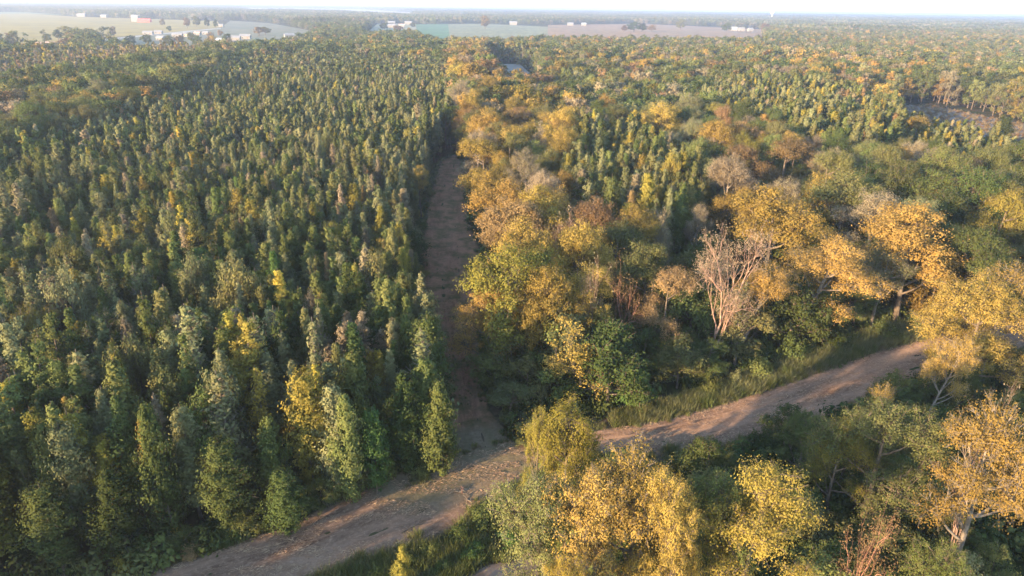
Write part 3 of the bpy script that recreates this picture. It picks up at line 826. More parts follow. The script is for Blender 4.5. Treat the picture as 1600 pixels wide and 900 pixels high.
def scatter(x0, x1, y0, y1, step, jit=0.42, seed=0):
    r = np.random.default_rng(seed)
    X, Y = np.meshgrid(np.arange(x0, x1, step), np.arange(y0, y1, step))
    X = X.ravel() + r.uniform(-jit, jit, X.size) * step; Y = Y.ravel() + r.uniform(-jit, jit, Y.size) * step
    return X, Y


def hero_clear(X, Y, k=0.75, pad=0.6):
    ok = np.ones(len(X), bool)
    for (hx, hy, hr, hh) in hero_xy:
        ok &= (X - hx) ** 2 + (Y - hy) ** 2 > (hr * k + pad) ** 2
    return ok


def in_view(X, Y, h, mx=60, my=60):
    P = np.c_[X, Y, h]; x, y, d = project(P)
    P2 = np.c_[X, Y, np.zeros(len(X))]; x2, y2, d2 = project(P2)
    return (d > 1) & (x > -mx) & (x < 1600 + mx) & (y < 900 + my) & ((y2 > 0) | (y > 0)), h * FPX / np.maximum(d, 1), x, y, y2


# ---- young plantation
X, Y = scatter(-420, 20, 20, 660, 2.72, 0.47, 1)
k = in_poly(X, Y, plant_left) & ~clear_mask(X, Y, [road_poly, lane_poly], 1.3)
X2, Y2 = scatter(0, 260, 60, 420, 3.0, 0.42, 2)
k2 = (in_poly(X2, Y2, plant_right) | in_poly(X2, Y2, young_grey) | in_poly(X2, Y2, plant_mid)) & ~clear_mask(X2, Y2)
X3, Y3 = scatter(-700, 0, 380, 900, 4.2, 0.42, 3)
k3 = in_poly(X3, Y3, tan_left) & ~clear_mask(X3, Y3)
PX = np.concatenate([X[k], X2[k2], X3[k3]]); PY = np.concatenate([Y[k], Y2[k2], Y3[k3]])
zone = np.concatenate([np.zeros(k.sum()), np.ones(k2.sum()), np.full(k3.sum(), 2)]).astype(int)
ok = hero_clear(PX, PY, 0.55, 0.7)
PX, PY, zone = PX[ok], PY[ok], zone[ok]
r = np.random.default_rng(5)
PH = 11.0 + 2.8 * vnoise(PX, PY, 24, 3) + np.clip(r.normal(0, 1.25, len(PX)), -2.2, 3.2) + (zone == 1) * 3.2 + np.where(r.random(len(PX)) < .06, 1.8, 0)
PH = np.where(in_poly(PX, PY, young_grey), PH * .78, PH)
PR = PH / 12 * r.uniform(0.85, 1.3, len(PX)) * 1.98
PAL = ['dark green', 'mid green', 'grey-green', 'olive', 'yellow-green', 'yellow', 'rusty', 'tan', 'thin green', 'thin tan', 'bright green']
base_w = np.array([.10, .24, .32, .17, .055, .007, .004, .020, .14, .035, .008])
right_w = np.array([.06, .20, .28, .22, .12, .02, .02, .06, .04, .02, .00])
tan_w = np.array([.02, .04, .06, .18, .12, .10, .14, .30, .00, .04, .00])
u = r.random(len(PX)); pn = vnoise(PX, PY, 20, 9); pn2 = vnoise(PX, PY, 33, 10)
W = np.stack([base_w, right_w, tan_w])[zone]
W = W * np.stack([0.4 + 1.6 * pn, 0.5 + pn, 1.7 - 1.2 * pn, 0.5 + pn2, .5 + pn2 * 1.2, pn2 * 2, pn2 * 2, pn2 * 2, 2.2 - 2 * pn, 2.2 - 2 * pn, .5 + pn], 1)
W /= W.sum(1, keepdims=True)
PP = (u[:, None] > np.cumsum(W, 1)).sum(1).clip(0, len(PAL) - 1)
PP[(PP == 6) & (np.hypot(PX, PY) < 95)] = 5
PP[(PP == 9) & (np.hypot(PX, PY) < 70)] = 8
def pal_leaf(p):
    return {'thin green': 'grey-green', 'thin tan': 'tan'}.get(p, p)
ADJ = {'dark green': 'dark green', 'mid green': 'mid green', 'grey-green': 'grey-green', 'olive': 'olive', 'yellow-green': 'yellow-green', 'yellow': 'yellow', 'rusty': 'rusty brown', 'tan': 'tan', 'thin green': 'thin grey-twigged', 'thin tan': 'thin tan-twigged', 'bright green': 'bright green', 'golden': 'golden'}
ORD = ['nearest', 'second', 'third', 'fourth', 'fifth', 'sixth', 'seventh', 'eighth', 'ninth', 'tenth', 'eleventh', 'twelfth']
used = {}


def place_label(adj, noun, x, y):
    """names the closest landmark and the side of it, ranked outwards"""
    d = [math.hypot(x - m[1], y - m[2]) for m in LAND]
    m = LAND[int(np.argmin(d))]
    dx, dy = x - m[1], y - m[2]
    rel = ('right of' if dx > 0 else 'left of') if abs(dx) > abs(dy) else ('behind' if dy > 0 else 'in front of')
    used.setdefault((adj, noun, rel, m[0]), []).append(min(d))
    return (adj, noun, rel, m[0], min(d))


def finish_label(t):
    adj, noun, rel, mk, d = t
    L = sorted(used[(adj, noun, rel, mk)]); i = L.index(d)
    if len(L) == 1: return '%s %s %s the %s' % (adj, noun, rel, mk)
    return '%s%s %s %s the %s' % ('nearest ' if i == 0 else (ORD[i] if i < len(ORD) else 'outermost') + ' nearest ', adj, noun, rel, mk)


P_ = None
vis, size, _, _, _ = in_view(PX, PY, PH, 0, 0)
order = np.argsort(-np.where(vis, size, 0))
n_named = sum(1 for h in HERO if h[4].startswith(('slim', 'thin', 'edge')))
solo = order[:300 - n_named]
is_solo = np.zeros(len(PX), bool); is_solo[solo] = True
todo = [(i, place_label(ADJ[PAL[PP[i]]], 'young tree', PX[i], PY[i])) for i in solo]
for i, t in todo:
    p = PAL[PP[i]]
    # the row beside road or lane keeps its low branches
    edge = clear_mask(PX[i:i + 1], PY[i:i + 1], [road_poly, lane_poly], 4.8)[0]
    kind = ('thin%d' % (i % 2)) if p.startswith('thin') else (('edge%d' % (i % 2)) if edge else 'multi%d' % (i % 3) if i % 5 in (0, 2) else 'low%d' % (i % 3) if i % 11 == 1 else 'slim%d' % (i % 6))
    plant('plantation_tree', kind, PX[i], PY[i], PH[i], PR[i], pal_leaf(p), finish_label(t), 'tree', 'young trees of the plantation')

# ---- grown woods
X, Y = scatter(-900, 1100, 30, 1500, 7.2, 0.45, 7)
near_lane = (np.abs(X - 8) < 60) & (Y < 520)
k = ~in_poly(X, Y, plant_left) & ~in_poly(X, Y, plant_right) & ~in_poly(X, Y, plant_mid) & ~in_poly(X, Y, young_grey) & ~in_poly(X, Y, tan_left)
k &= ~clear_mask(X, Y, None, 2.0) & ~in_poly(X, Y, south_poly)
k &= (Y > 60) | (X > 0)
k &= (np.abs(X) < Y * 0.85 + 70) | (X < 0)
k &= hero_clear(X, Y, 0.8, 2.4)
for (hx, hy, hr, hh) in hero_xy:          # the lit landmark crowns stand free towards the sun
    if hr >= 5.5 and hx > 0:
        sdx, sdy = -SUN_TRAVEL[0], -SUN_TRAVEL[1]; al = (X - hx) * sdx + (Y - hy) * sdy; ac = np.abs((X - hx) * sdy - (Y - hy) * sdx)
        k &= ~((al > 0) & (al < 26) & (ac < hr))
# leave off what neither shows nor throws shade into view
k &= ~((Y < 300) & (X < -1.0 * Y - 140)) & (X > -1.0 * Y - 260)
WX, WY = X[k], Y[k]
r = np.random.default_rng(8)
lane_line = np.array([LANE_R[i] for i in range(len(LANE_R))]); 
_lr = [(704, 82), (708, 120), (714, 170), (718, 215)] + LANE_R[1:]
lx = np.interp(WY, [at(*p)[1] for p in _lr[::-1]], [at(*p)[0] for p in _lr[::-1]])
from_lane = WX - lx
dist = np.hypot(WX, WY)
WH = 14.5 + 4.0 * vnoise(WX, WY, 45, 12) + r.normal(0, 1.6, len(WX))
WH = np.where((from_lane > 0) & (from_lane < 30), WH + 2.0, WH)
WH = np.where(dist > 650, WH * 0.86, WH)
WR = r.uniform(4.1, 6.3, len(WX)) * (WH / 17)
WPAL = ['dark green', 'mid green', 'olive', 'golden', 'rusty', 'tan', 'yellow-green', 'grey-green']
wl = np.array([.34, .28, .22, .03, .02, .03, .02, .06]); w0 = np.array([.19, .20, .24, .08, .04, .09, .04, .12]); w1 = np.array([.02, .05, .18, .44, .09, .14, .07, .01])
nz = vnoise(WX, WY, 60, 14); nz2 = vnoise(WX, WY, 25, 15)
gold = np.clip(((from_lane > 0) & (from_lane < 38)) * 0.95 + ((from_lane > 0) & (from_lane < 75) & (WY < 190)) * .55 + np.clip((nz - .42) * 2.5, 0, .85) * (WX > 0) * np.clip(1.5 - dist / 500, .15, 1), 0, 1)[:, None]  # more of the sun-gold leaf colour where low light strikes beside the lane
W = np.where((WX < -20)[:, None], wl, w0) * (1 - gold) + w1 * gold
W = W * np.stack([.4 + 1.2 * nz2, .6 + nz2, np.ones_like(nz2), 1.6 - nz2, 1.6 - nz2, 1.6 - 1.2 * nz2, np.ones_like(nz2), .5 + nz2], 1)
W /= W.sum(1, keepdims=True)
WP = (r.random(len(WX))[:, None] > np.cumsum(W, 1)).sum(1).clip(0, 7)
# lower storey under and between the tall crowns
X, Y = scatter(-60, 300, 55, 330, 5.2, 0.46, 17)
k = ~in_poly(X, Y, plant_left) & ~in_poly(X, Y, plant_right) & ~in_poly(X, Y, plant_mid) & ~in_poly(X, Y, young_grey) & ~clear_mask(X, Y, None, 1.2) & ~in_poly(X, Y, south_poly)
k &= (X > -2) & hero_clear(X, Y, 0.25, 0.6)
X, Y = X[k], Y[k]; r2 = np.random.default_rng(18)
h2 = r2.uniform(6.0, 11.5, len(X)); n_tall = len(WX)
X_, Y_ = scatter(-10, 120, 22, 90, 5.6, 0.46, 27)
k = in_poly(X_, Y_, south_poly) & ~clear_mask(X_, Y_, [road_poly], 3.0) & hero_clear(X_, Y_, 0.2, 0.5) & (X_ > 12)
X_, Y_ = X_[k], Y_[k]
X = np.concatenate([X, X_]); Y = np.concatenate([Y, Y_]); h2 = np.concatenate([h2, r2.uniform(4.0, 7.5, len(X_))])
WX = np.concatenate([WX, X]); WY = np.concatenate([WY, Y]); WH = np.concatenate([WH, h2]); WR = np.concatenate([WR, h2 * r2.uniform(.33, .46, len(X))])
WP = np.concatenate([WP, r2.choice(8, len(X), p=[.34, .28, .2, .03, .02, .02, .03, .08])])
WLOW = np.arange(len(WX)) >= n_tall
vis, size, _, _, _ = in_view(WX, WY, WH, 0, 0)
order = np.argsort(-np.where(vis, size, 0))
n_named = len(HERO) - n_named
wsolo = order[:300 - n_named]
is_ws = np.zeros(len(WX), bool); is_ws[wsolo] = True
todo = [(i, place_label(ADJ[WPAL[WP[i]]], 'low understorey tree' if WLOW[i] else 'woodland tree', WX[i], WY[i])) for i in wsolo]
for i, t in todo:
    p = WPAL[WP[i]]
    kind = ('low%d' % (i % 3)) if WLOW[i] else ('sparse%d' % (i % 3)) if (p == 'tan' or (p == 'grey-green' and i % 2)) else 'round%d' % (i % 5)
    plant('broadleaf_tree', kind, WX[i], WY[i], WH[i], WR[i], p, finish_label(t), 'tree', 'low trees under the grown woods' if WLOW[i] else 'grown trees of the woods')


# ---- instanced rest
def stuff(name, label, X, Y, H3, pick, protos):
    """one object of countless plants: points that carry instances of the given meshes"""
    n = len(X)
    me = bpy.data.meshes.new(name)
    me.vertices.add(n); me.vertices.foreach_set('co', np.c_[X, Y, np.zeros(n)].astype(np.float32).ravel())
    a = me.attributes.new('scl', 'FLOAT_VECTOR', 'POINT'); a.data.foreach_set('vector', np.asarray(H3, np.float32).ravel())
    a = me.attributes.new('rot', 'FLOAT_VECTOR', 'POINT'); R3 = np.zeros((n, 3), np.float32); R3[:, 2] = np.random.default_rng(n).uniform(0, 6.28, n); a.data.foreach_set('vector', R3.ravel())
    a = me.attributes.new('pick', 'INT', 'POINT'); a.data.foreach_set('value', np.asarray(pick, np.int32))
    o = link(name, me); tag(o, label=label, kind='stuff')
    g = bpy.data.node_groups.new(name, 'GeometryNodeTree')
    g.interface.new_socket('Geometry', in_out='INPUT', socket_type='NodeSocketGeometry')
    g.interface.new_socket('Geometry', in_out='OUTPUT', socket_type='NodeSocketGeometry')
    gi = g.nodes.new('NodeGroupInput'); go = g.nodes.new('NodeGroupOutput'); jn = g.nodes.new('GeometryNodeJoinGeometry')
    def named(nm, ty):
        q = g.nodes.new('GeometryNodeInputNamedAttribute'); q.data_type = ty; q.inputs[0].default_value = nm
        return next(s for s in q.outputs if s.enabled and s.name == 'Attribute')
    sc, ro, pk = named('scl', 'FLOAT_VECTOR'), named('rot', 'FLOAT_VECTOR'), named('pick', 'INT')
    for kx, pm in enumerate(protos):
        po = bpy.data.objects.new(pm.name, pm)
        oi = g.nodes.new('GeometryNodeObjectInfo'); oi.inputs['Object'].default_value = po; oi.inputs['As Instance'].default_value = True
        ip = g.nodes.new('GeometryNodeInstanceOnPoints')
        cmp_ = g.nodes.new('FunctionNodeCompare'); cmp_.data_type = 'INT'; cmp_.operation = 'EQUAL'
        ins = [s for s in cmp_.inputs if s.enabled]
        g.links.new(pk, ins[0]); ins[1].default_value = kx
        g.links.new(gi.outputs[0], ip.inputs['Points']); g.links.new(cmp_.outputs[0], ip.inputs['Selection'])
        g.links.new(oi.outputs['Geometry'], ip.inputs['Instance'])
        g.links.new(ro, ip.inputs['Rotation']); g.links.new(sc, ip.inputs['Scale'])
        g.links.new(ip.outputs[0], jn.inputs[0])
    g.links.new(jn.outputs[0], go.inputs[0])
    md = o.modifiers.new('instances', 'NODES'); md.node_group = g
    return o


PROTO = {}
def proto_full(key, leaf):
    kk = (key, leaf)
    if kk not in PROTO:
        wm, lm, H0, R0 = KIND[key]
        nw = len(wm.vertices); nl = len(lm.vertices) if lm else 0
        V = np.empty((nw + nl) * 3, np.float32); wm.vertices.foreach_get('co', V[:nw * 3]); 
        if lm: lm.vertices.foreach_get('co', V[nw * 3:])
        qw = np.empty(len(wm.loops), np.int32); wm.loops.foreach_get('vertex_index', qw)
        ql = np.empty(len(lm.loops), np.int32); lm.loops.foreach_get('vertex_index', ql)
        Qs = np.concatenate([qw, ql + nw]).reshape(-1, 4)
        mi = np.concatenate([np.zeros(len(qw) // 4, int), np.ones(len(ql) // 4, int)])
        PROTO[kk] = mesh_np('tree_mesh', V.reshape(-1, 3), Qs, mats=[wm.materials[0], LM[leaf]], mi=mi)
    return PROTO[kk]


def build_rest(name, label, X, Y, Hh, Rr, palnames, P, shapes, mids, fars, H0, R0, d1, d2, seed=1):
    """near ones keep the full shapes, farther ones coarser leaves"""
    protos = []; idx = {}
    pick = np.zeros(len(X), int); sc = np.zeros((len(X), 3))
    dist = np.hypot(X, Y)
    def pid(key, mk):
        if key not in idx: idx[key] = len(protos); protos.append(mk())
        return idx[key]
    r = np.random.default_rng(seed)
    rnd = r.integers(0, 1000, len(X))
    for i in range(len(X)):
        p = palnames[P[i]]
        if dist[i] < d1:
            ks = shapes(p); kx = ks[rnd[i] % len(ks)]
            pick[i] = pid(('f', kx, p), lambda: proto_full(kx, pal_leaf(p)))
        elif dist[i] < d2:
            j = rnd[i] % len(mids)
            pick[i] = pid(('m', j, p), lambda: joined('tree_mesh', mids[j], 'brown', pal_leaf(p)))
        else:
            j = rnd[i] % len(fars)
            pick[i] = pid(('l', j, p), lambda: joined('tree_mesh', fars[j], 'brown', pal_leaf(p)))
    sc[:, 0] = sc[:, 1] = Rr / R0; sc[:, 2] = Hh / H0
    return stuff(name, label, X, Y, sc, pick, protos)


vis, size, sx_, sy_, sy2 = in_view(PX, PY, PH, 250, 160)
keep = ~is_solo & (vis | ((PX > -330) & (PY < 330)))
mid_s = [sapling(600 + i, 12, 1.7, nb=80, lpb=24, up=1.0, L=0.21, W=0.12, twigs=0, n_side=3, wide=[.3, .4][i]) for i in range(2)]
far_s = [sapling(620, 12, 1.9, nb=36, lpb=10, L=0.5, W=0.3, twigs=0, n_side=3)]
SH = {'dark green': ['slim0', 'multi0', 'low1'], 'mid green': ['slim1', 'multi1', 'slim5', 'multi2'], 'grey-green': ['slim2', 'multi2', 'slim5'], 'olive': ['slim0', 'multi0', 'slim3'], 'yellow-green': ['slim1'], 'yellow': ['slim2'], 'rusty': ['slim4'], 'tan': ['slim5'], 'thin green': ['thin0', 'thin1'], 'thin tan': ['thin0'], 'bright green': ['slim3'], 'golden': ['slim0']}
build_rest('plantation_trees', 'dense mass of slender young plantation trees filling the left of the photo', PX[keep], PY[keep], PH[keep], PR[keep], PAL, PP[keep], lambda p: SH[p], mid_s, far_s, 12, 1.8, 190, 380)

vis, size, sx_, sy_, sy2 = in_view(WX, WY, WH, 200, 120)
keep = ~is_ws & (vis | ((WX < 0) & (WX > -450) & (WY < 330)))
mid_w = [hardwood(700 + i, 18, 6, low=.12, nl=[9, 11][i], cpl=14, lpc=22, L=0.34, W=0.2, twigs=0, clump=.6, n_side=3) for i in range(2)]
far_w = [hardwood(720 + i, 18, 6, low=.12, nl=8, cpl=7, lpc=9, L=0.75, W=0.45, twigs=0, clump=.7, n_side=3) for i in range(2)]
SW = {'dark green': ['round0', 'round3'], 'mid green': ['round1', 'round4'], 'olive': ['round2', 'round0'], 'golden': ['round1', 'round3'], 'rusty': ['round4'], 'tan': ['sparse0'], 'yellow-green': ['round2'], 'grey-green': ['sparse1']}
build_rest('woodland_trees', 'mass of grown broadleaf trees stretching back to the fields', WX[keep], WY[keep], WH[keep], WR[keep], WPAL, WP[keep], lambda p: SW[p], mid_w, far_w, 18, 5.8, 230, 520)
print('plantation', len(PX), 'woods', len(WX))

# ---- trees one can tell apart round the far fields and homes: (foot px, py, height, radius, leaf, label)
FART = [(108, 62, 17, 14, 'olive', 'large rounded tree at the lower edge of the yellow field'), (92, 64, 14, 9, 'dark green', 'dark tree left of the large rounded field-edge tree'),
 (140, 66, 15, 9, 'rusty', 'russet tree right of the large rounded field-edge tree'), (178, 58, 15, 6, 'tan', 'brownish upright tree by the field track'),
 (75, 66, 10, 7, 'dark green', 'dark tree behind the pinkish-roofed houses'), (105, 80, 13, 10, 'rusty', 'russet round tree right of the pinkish-roofed houses'),
 (125, 80, 12, 9, 'olive', 'olive tree in the woods below the yellow field'), (255, 42, 16, 8, 'tan', 'bare brownish tree at the right end of the yellow field'),
 (265, 50, 10, 6, 'dark green', 'small dark tree above the long white-roofed house'), (293, 44, 20, 9, 'rusty', 'tall brown tree left of the pines at the settlement'),
 (308, 43, 22, 11, 'olive', 'tall pointed tree group member right of the tall brown tree'), (324, 44, 20, 8, 'dark green', 'dark tall tree at the right of the settlement trees'),
 (338, 45, 18, 6, 'dark green', 'slim dark tree next to the lone white house'), (356, 68, 12, 8, 'dark green', 'dark green round tree before the white barn pair'),
 (345, 58, 10, 6, 'rusty', 'orange-brown small tree behind the bluish shed'), (405, 55, 13, 14, 'rusty', 'brownish tree right of the white barn pair'),
 (415, 54, 12, 12, 'olive', 'olive tree behind the country road'), (330, 60, 9, 7, 'tan', 'pale brown tree left of the bluish shed'), (300, 66, 12, 8, 'olive', 'olive tree below the pink-walled house'),
 (265, 72, 12, 9, 'olive', 'olive tree below the white-roofed shed'), (230, 70, 12, 9, 'dark green', 'dark tree below the left mobile homes'), (205, 72, 12, 9, 'dark green', 'dark tree at the left end of the settlement'),
 (282, 72, 12, 9, 'rusty', 'russet tree below the long white-roofed house'), (310, 74, 13, 9, 'dark green', 'dark tree in front of the settlement, below the pink-walled house'), (332, 74, 13, 9, 'golden', 'golden-brown tree in front of the bluish shed'),
 (758, 46, 30, 14, 'rusty', 'lone brown tree between the green and the reddish fields'), (990, 50, 22, 20, 'dark green', 'dark tree clump member at the left of the reddish field island'), (1003, 50, 18, 18, 'mid green', 'green tree right beside the dark one on the reddish field'),
 (1063, 47, 26, 16, 'olive', 'round olive tree on the reddish field'), (975, 50, 14, 12, 'rusty', 'low brown tree at the left of the reddish field clump'), (1018, 49, 14, 14, 'rusty', 'low brown tree at the right of the reddish field clump'),
 (1135, 51, 22, 16, 'dark green', 'dark tree before the barn at the reddish field end'), (1195, 52, 22, 18, 'rusty', 'brown tree at the right tip of the reddish field'),
 (600, 47, 14, 12, 'dark green', 'dark tree left of the long white shed'), (622, 50, 12, 14, 'rusty', 'rusty low tree before the long white shed'), (645, 44, 12, 10, 'olive', 'olive tree at the left corner of the green field')]
r = np.random.default_rng(77)
for (px, py, h, R, leaf, lab) in FART:
    x, y = at(px, py)
    t = link('broadleaf_tree', None); t.location = (x, y, 0.02); t.rotation_euler = (0, 0, r.uniform(0, 6)); t.scale = (R * .62 / 5.8, R * .62 / 5.8, h / 18.0); tag(t, lab, 'tree', None)
    if not PROTO.get(('split', 0)): PROTO[('split', 0)] = to_meshes('far_tree', hardwood(780, 18, 6, nl=11, cpl=16, lpc=24, L=0.42, W=0.26, twigs=0, clump=.6, n_side=4, low=.12)); 
    a = link('trunk', PROTO[('split', 0)][0], t); b = link('crown', PROTO[('split', 0)][1], t)
    b.material_slots[0].link = 'OBJECT'; b.material_slots[0].material = LM[leaf]
FT = np.array([at(a[0], a[1]) for a in FART])

# ---- unseen wood added south-west of the road, to keep the near road shaded
X, Y = scatter(-95, -44, -12, 40, 5.0, 0.45, 81)
k = (X < -44) & (Y < 30 + (X + 95) * .1) & ~clear_mask(X, Y, [road_poly], 3); X, Y = X[k], Y[k]; h = np.random.default_rng(82).uniform(8, 11, len(X))
stuff('added_shade_wood', 'unseen wood added beyond the left edge to shade the near road', X, Y, np.c_[h / 18, h / 18, h / 18], np.arange(len(X)) % 2, [proto_full('round0', 'olive'), proto_full('round1', 'mid green')])

# ---- far woods: patches of canopy
def canopy_patch(seed, size=62.0, nc=46):
    r = np.random.default_rng(seed)
    Vs = []; Ms = []
    cols = np.random.default_rng(seed + 1).choice(5, nc, p=[.28, .24, .22, .14, .12])
    cen = []; nr = []; mi = []
    for c in range(nc):
        x, y = r.uniform(-size / 2, size / 2, 2); R = r.uniform(3.5, 6.5); h = r.uniform(11, 17)
        m = 64
        d = unit(r.normal(0, 1, (m, 3)) + np.array([0, 0, .5])); d[:, 2] = np.abs(d[:, 2]) 
        p = d * np.array([R, R, h * 0.42]) * r.uniform(.7, 1.1, (m, 1)) + np.array([x, y, h * 0.58])
        low = r.random(m) < .3
        p[low, 2] = r.uniform(1, h * .6, low.sum())
        cen.append(p); nr.append(d); mi.append(np.full(m, cols[c]))
    V, Q = leaves(r, np.concatenate(cen), np.concatenate(nr), 1.25, 0.8)
    return mesh_np('canopy_mesh', V, Q, mats=[LM['olive'], LM['dark green'], LM['grey-green'], LM['tan'], LM['mid green']], mi=np.concatenate(mi))

X, Y = scatter(-3400, 3400, 1100, 4200, 52, 0.35, 21)
X2, Y2 = scatter(-9500, 9500, 4200, 10500, 120, 0.35, 22)
FX = np.concatenate([X, X2]); FY = np.concatenate([Y, Y2])
rr = np.hypot(FX, FY)
k = (np.abs(FX) < FY * 0.80 + 100) & (rr < 12500)
inn = (FX > -900) & (FX < 1100) & (FY < 1500)
k &= ~inn
k &= ~clear_mask(FX, FY, [field_yellow, field_back, homes_poly, field_green, field_pale, field_red, field_far, farm2_poly], 30)
gap = vnoise(FX, FY * 2.4, 420, 31)
k &= ~((gap > 0.80) & (rr > 1900))
FX, FY, rr = FX[k], FY[k], rr[k]
sc = np.where(rr > 4250, 2.2, 1.0)
hh = 0.8 + 0.45 * vnoise(FX, FY, 150, 33)
stuff('distant_woods', 'hazy distant woods reaching the horizon', FX, FY, np.c_[sc, sc, hh], np.random.default_rng(3).integers(0, 3, len(FX)), [canopy_patch(900 + i) for i in range(3)])

# ---- undergrowth
lowb = [bush(800 + i, 2.4, 1.8, nc=20, lpc=20, L=0.2, W=0.12) for i in range(2)]
X, Y = scatter(-70, 190, 34, 200, 2.6, 0.48, 41)
k = ~clear_mask(X, Y, [road_poly, lane_poly, verge_poly, bare_poly, clear_grey, ditch_poly], 0.9) & ~in_poly(X, Y, plant_left)
k &= (X > -45)
X, Y = X[k], Y[k]; r = np.random.default_rng(42)
h = r.uniform(0.5, 1.5, len(X)) * np.where(in_poly(X, Y, south_poly), 1.15, 1.2)
stuff('undergrowth', 'dark green undergrowth covering the floor of the woods', X, Y, np.c_[h, h, h], r.integers(0, 5, len(X)),
      [joined('shrub_mesh', lowb[j], 'brown', c) for j, c in ((0, 'dark green'), (1, 'dark green'), (0, 'mid green'), (1, 'mid green'), (0, 'olive'))])
X, Y = scatter(-200, 10, 36, 190, 2.2, 0.48, 43)
k = in_poly(X, Y, plant_left) & ~clear_mask(X, Y, [road_poly, lane_poly], 0.5)
X, Y = X[k], Y[k]; h = r.uniform(0.3, 0.85, len(X)) * np.where(clear_mask(X, Y, [road_poly, lane_poly], 2.2), 1.5, 1)
stuff('plantation_weeds', 'low weeds between the plantation trees', X, Y, np.c_[h, h, h], r.integers(0, 2, len(X)), [joined('shrub_mesh', lowb[0], 'brown', 'dark green'), joined('shrub_mesh', lowb[1], 'brown', 'olive')])


def grass_tuft(seed, n=60, H=0.9, R=0.45):
    r = np.random.default_rng(seed)
    b = np.c_[r.normal(0, R * .45, (n, 2)), np.zeros(n)]
    d = np.c_[r.normal(0, .35, (n, 2)), np.ones(n)] * (H * r.uniform(.5, 1.1, (n, 1)))
    s = unit(np.cross(d, r.normal(0, 1, (n, 3)))) * 0.022
    V = np.stack([b - s, b + s, b + d * .6 + s * .8, b + d], 1)
    return mesh_np('grass_mesh', V.reshape(-1, 3), np.arange(n * 4).reshape(-1, 4), mats=[LM['grey-green']])
g1, g2 = grass_tuft(1), grass_tuft(2)
g3 = grass_tuft(3); g3.materials[0] = LM['mid green']
g4 = grass_tuft(4, 40, .5); g4.materials[0] = LM['tan']
gx, gy, gs, gp = [], [], [], []
def grass(poly_, step, s0, s1, picks, seed, mask=None):
    P = np.array(poly_)
    X, Y = scatter(P[:, 0].min(), P[:, 0].max(), P[:, 1].min(), P[:, 1].max(), step, 0.5, seed)
    k = in_poly(X, Y, poly_)
    if mask is not None: k &= mask(X, Y)
    X, Y = X[k], Y[k]; r = np.random.default_rng(seed)
    gx.append(X); gy.append(Y); gs.append(r.uniform(s0, s1, len(X))); gp.append(r.choice(picks, len(X)))
grass(verge_poly, 0.42, .7, 1.7, [0, 1, 0, 2, 3], 51)
grass(ditch_poly, 0.5, .5, 1.3, [2, 2, 0, 2], 52, lambda X, Y: ~in_poly(X, Y, bare_poly) & (vnoise(X, Y, 3, 3) > .25))
# fringe along both road edges and the lane sides
def fringe(edge, w, dens, s0, s1, picks, seed):
    E = np.array(poly(edge)); L_ = np.concatenate([[0], np.cumsum(np.linalg.norm(np.diff(E, axis=0), axis=1))])
    r = np.random.default_rng(seed); n = int(L_[-1] * dens)
    t = r.uniform(0, L_[-1], n); X = np.interp(t, L_, E[:, 0]) + r.normal(0, w, n); Y = np.interp(t, L_, E[:, 1]) + r.normal(0, w, n)
    k = (np.hypot(X, Y) < 260) & (vnoise(X, Y, 2.5, seed) > .35)
    gx.append(X[k]); gy.append(Y[k]); gs.append(r.uniform(s0, s1, k.sum())); gp.append(r.choice(picks, k.sum()))
fringe(ROAD_UP[1:], 0.35, 7, .3, .8, [0, 2, 3, 3], 61)
fringe(ROAD_DN[2:], 0.5, 9, .4, 1.3, [0, 2, 3, 0], 62)
fringe(LANE_L, 0.5, 6, .3, .9, [0, 2, 3], 63)
fringe(LANE_R, 0.5, 6, .3, .9, [0, 2, 2], 64)
grass(lane_poly, .8, .15, .38, [0, 2, 2], 65, lambda X, Y: (Y < 118) & (Y > 70) & (vnoise(X, Y, 6, 9) > .42))
gx, gy, gs, gp = map(np.concatenate, (gx, gy, gs, gp))
stuff('grass', 'tall grass and weeds along the verge, ditch and road edges', gx, gy, np.c_[gs, gs, gs], gp, [g1, g2, g3, g4])
X, Y = scatter(*[f(v) for v, f in ((np.array(clear_grey)[:, 0], np.min), (np.array(clear_grey)[:, 0], np.max), (np.array(clear_grey)[:, 1], np.min), (np.array(clear_grey)[:, 1], np.max))], 2.6, 0.5, 71)
k = in_poly(X, Y, clear_grey); X, Y = X[k], Y[k]; h = r.uniform(.3, .7, len(X))
stuff('dead_brush', 'grey-brown dead brush over the clearing on the right', X, Y, np.c_[h, h, h * .8], r.integers(0, 2, len(X)), [joined('shrub_mesh', lowb[0], 'pink', 'tan'), joined('shrub_mesh', lowb[1], 'brown', 'rusty')])

# ---- straw and wood chips left by the mower
r = np.random.default_rng(91)
n = 30000
E1 = np.array(poly(ROAD_UP)); E2 = np.array(poly(ROAD_DN)); k = len(E1)
t = r.uniform(0, k - 3, n); u = r.uniform(.04, .96, n)
A = np.stack([np.interp(t, range(k), E1[:, i]) for i in (0, 1)], 1); B = np.stack([np.interp(t, range(k), E2[:, i]) for i in (0, 1)], 1)
P = A * (1 - u)[:, None] + B * u[:, None]
kk = (vnoise(P[:, 0] * .5, P[:, 1] * 1.5, 1.6, 92) > .5); P = P[kk]; n = len(P)
a = r.normal(.45, .6, n); d = np.c_[np.cos(a), np.sin(a), r.normal(0, .08, n)] * r.uniform(.06, .26, (n, 1)); w = np.c_[-np.sin(a), np.cos(a), r.normal(0, .3, n)] * r.uniform(.012, .04, (n, 1))
c = np.c_[P, np.full(n, .125) + r.uniform(0, .03, n)]
